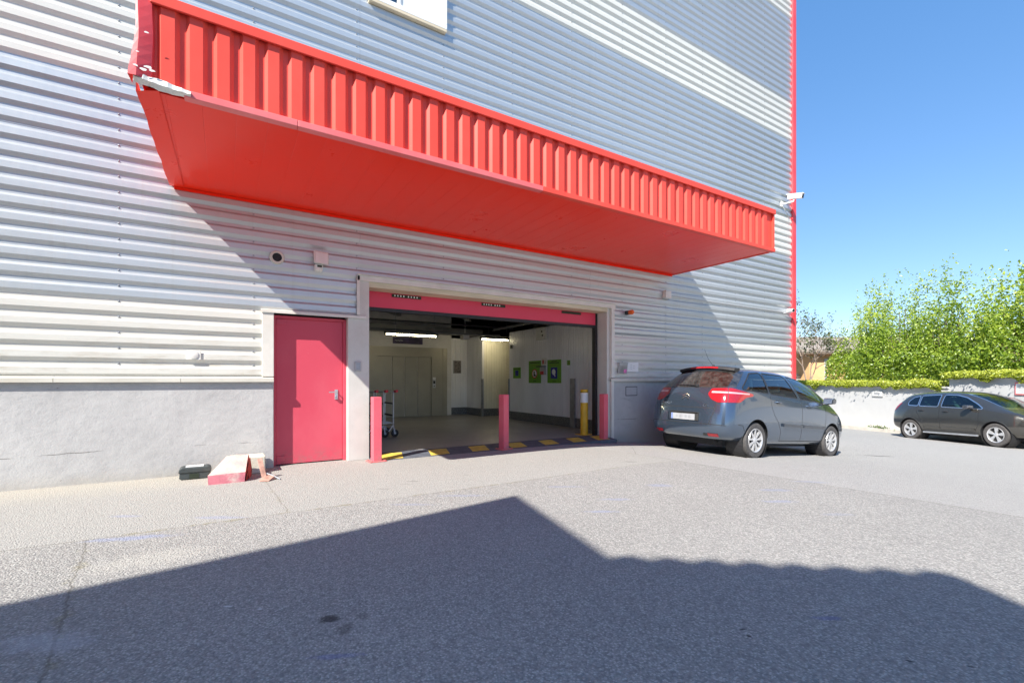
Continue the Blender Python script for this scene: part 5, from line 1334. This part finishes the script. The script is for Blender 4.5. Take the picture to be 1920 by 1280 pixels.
tree('leafy_tree', 'bright green tree above the tail of the crossover roof, fourth in the row', 18.5, 19.4, 6.75, 1.95, 24, 130)
tree('leafy_tree', 'tall bright green tree at the right edge of the row', 16.8, 19.3, 6.9, 2.0, 25, 140)
tree('leafy_tree', 'bright green tree at the far right end of the row, past the others', 14.6, 19.3, 6.6, 2.0, 26, 100)
# bare tree by the red corner
def bare(label, t, r, top, seed):
    rn = random.Random(seed); p0 = LR(t, r); base = -.9; root = thing('bare_tree', label, 'tree', (p0.x, p0.y, base))
    tk = MB(); P_ = []
    def grow_(p, d, l, rd, depth):
        pts_ = [p]; q = Vector(p); dd = Vector(d)
        for i in range(4):
            dd = (dd + Vector((rn.gauss(0, .14), rn.gauss(0, .14), rn.gauss(.04, .08)))).normalized(); q = q + dd * l / 4; pts_.append(Vector(q))
        tk.tube(pts_, [rd * (1 - .12 * i) for i in range(5)], 5, False)
        if depth == 0:
            if q.z > 2.6:
                for _ in range(7): P_.append((q + Vector((rn.gauss(0, .12), rn.gauss(0, .12), rn.gauss(-.1, .2))), rn.random()))
            return
        for k in range(rn.choice((2, 3, 3))):
            nd = (dd + Vector((rn.gauss(0, .5), rn.gauss(0, .5), rn.gauss(.18, .3)))).normalized()
            grow_(pts_[rn.choice((3, 4, 4))], nd, l * rn.uniform(.6, .85), rd * .58, depth - 1)
    grow_(Vector((p0.x, p0.y, base)), Vector((0, 0, 1)), 2.2, .09, 5)
    tk.build('trunk', 'twig', root); leaves_mesh('crown', P_, .13, 'olive', seed, root)
bare('thin nearly bare tree between the red building corner and the ochre house', 26.5, 16.9, 4.4, 31)
# ochre house
def world_frame(t, r, rot): p = LR(t, r); return Matrix.Translation((p.x, p.y, 0)) @ Matrix.Rotation(-R(31.797) + rot, 4, 'Z')
def place(mb, F): mb.v = [tuple(F @ Vector(p)) for p in mb.v]; return mb
F = world_frame(32, 20.5, R(0))
p_ = F.translation
oh = thing('ochre_house', 'low ochre house with a grey tiled roof behind the trees', 'house', (p_.x, p_.y, -1))
place(MB().box(0, 16, 0, 7, -1.2, 3.15), F).build('wall', 'ochre', oh)
rf = MB().prism([(-.55, 3.14), (3.5, 4.35), (7.5, 3.10), (7.5, 3.28), (3.5, 4.53), (-.55, 3.30)], 0, -2.6, 16.4)
place(rf, F).build('roof', 'roof', oh)
place(MB().box(-2.6, 16.4, -.52, -.40, 3.02, 3.13), F).build('eave', 'bark', oh)
place(MB().box(1.0, 1.14, -.06, 0, -1, 2.7).box(1.14, 2.6, -.06, 0, 2.58, 2.7).box(2.46, 2.6, -.06, 0, -1, 2.58), F).build('door_surround', 'white_wall', oh)
place(MB().box(6, 7.2, -.05, 0, .6, 2.2), F).build('window', 'winglass', oh)
place(MB().box(5.9, 7.3, -.07, -.051, .45, .58), F).build('window_sill', 'white_wall', oh)
F2 = world_frame(38, 21.5, R(0)); p_ = F2.translation
ob = thing('stone_outbuilding', 'grey stone outbuilding glimpsed behind the bare tree', 'building', (p_.x, p_.y, -1))
place(MB().box(-3, 3.0, 0, 5, -1.2, 3.0), F2).build('wall', 'stone', ob)
place(MB().box(.3, 1.5, -.05, 0, .9, 2.0), F2).build('window', 'winglass', ob)
place(MB().prism([(-.4, 3.0), (2.5, 4.0), (5.4, 3.0), (5.4, 3.12), (2.5, 4.15), (-.4, 3.12)], 0, -3.3, 3.3), F2).build('roof', 'roof', ob)
fn = thing('fence', 'low white slatted fence in front of the grey stone outbuilding', 'fence', tuple(LR(33, 20.0)))
q = MB()
for k in range(4): seg(q, 33 + 0, 33.06, 18.6, 20.6, .75 + k * .22, .87 + k * .22)
q.build('slats', 'white_wall', fn)
q = MB(); seg(q, 33.06, 33.14, 18.7, 18.8, -1.2, 1.7); seg(q, 33.06, 33.14, 20.3, 20.4, -1.2, 1.7); q.build('post', 'white_wall', fn)
seg(MB(), 28, 28.2, 14, 16.0, -1.4, 1.3).v  # (unused helper result)

# ------------------------------------------------------------------ neighbours behind the camera: they cast the big shadow and show in the car windows
H8 = 8.0; shf = Vector((-sun_d.x / sun_d.z * -1, 0, 0))
sxh, syh = sun_d.x / -sun_d.z * H8, sun_d.y / -sun_d.z * H8
SP = [(-1.06, -3.80), (2.70, -3.24), (2.33, -5.07), (4.00, -6.45), (3.79, -6.80)]
pts2 = [(x - sxh, y - syh) for x, y in SP]
d01 = Vector((3.76, .56)).normalized(); far = Vector(pts2[0]) - d01 * 16
# tile ends along the eave between points 2 and 3
a_, b_3 = Vector(pts2[2]), Vector(pts2[3]); eave = []
ln = (b_3 - a_).length; nn_ = Vector((-(b_3 - a_).y, (b_3 - a_).x)).normalized()
for i in range(49):
    u = i / 48; eave.append(tuple(a_.lerp(b_3, u) + nn_ * .075 * (abs(math.sin(u * math.pi * 8)) - .4)))
outline = [tuple(far), pts2[0], pts2[1]] + eave + [pts2[4], (pts2[4][0] - 2.2, pts2[4][1] - 3.8), (far.x + 1, pts2[4][1] - 6)]
nb = thing('neighbour_building', 'beige neighbouring building behind the viewer whose shadow falls on the yard', 'building', (-14, -11, 0))
MB().prism(grow(outline, -.12), 2, -.3, H8 - .12).build('wall', 'beige_wall', nb)
MB().prism(outline, 2, H8 - .119, H8).build('roof', 'terracotta', nb)
nb2 = thing('yard_building', 'long beige building across the yard beyond the right edge', 'building', (32, -20, -1))
MB().box(23, 44, -32, -9.5, -1.5, 8.2).build('wall', 'beige_wall', nb2)
MB().box(22.5, 44.5, -32.5, -9.0, 8.201, 8.5).build('roof', 'terracotta', nb2)
wq = MB()
for k in range(5): wq.box(22.95, 23.0, -29 + k * 4, -27.4 + k * 4, 3.6, 5.2)
for k in range(6): wq.box(25.5 + k * 3, 27 + k * 3, -9.5, -9.45, 3.6, 5.2)
wq.build('windows', 'winglass', nb2)
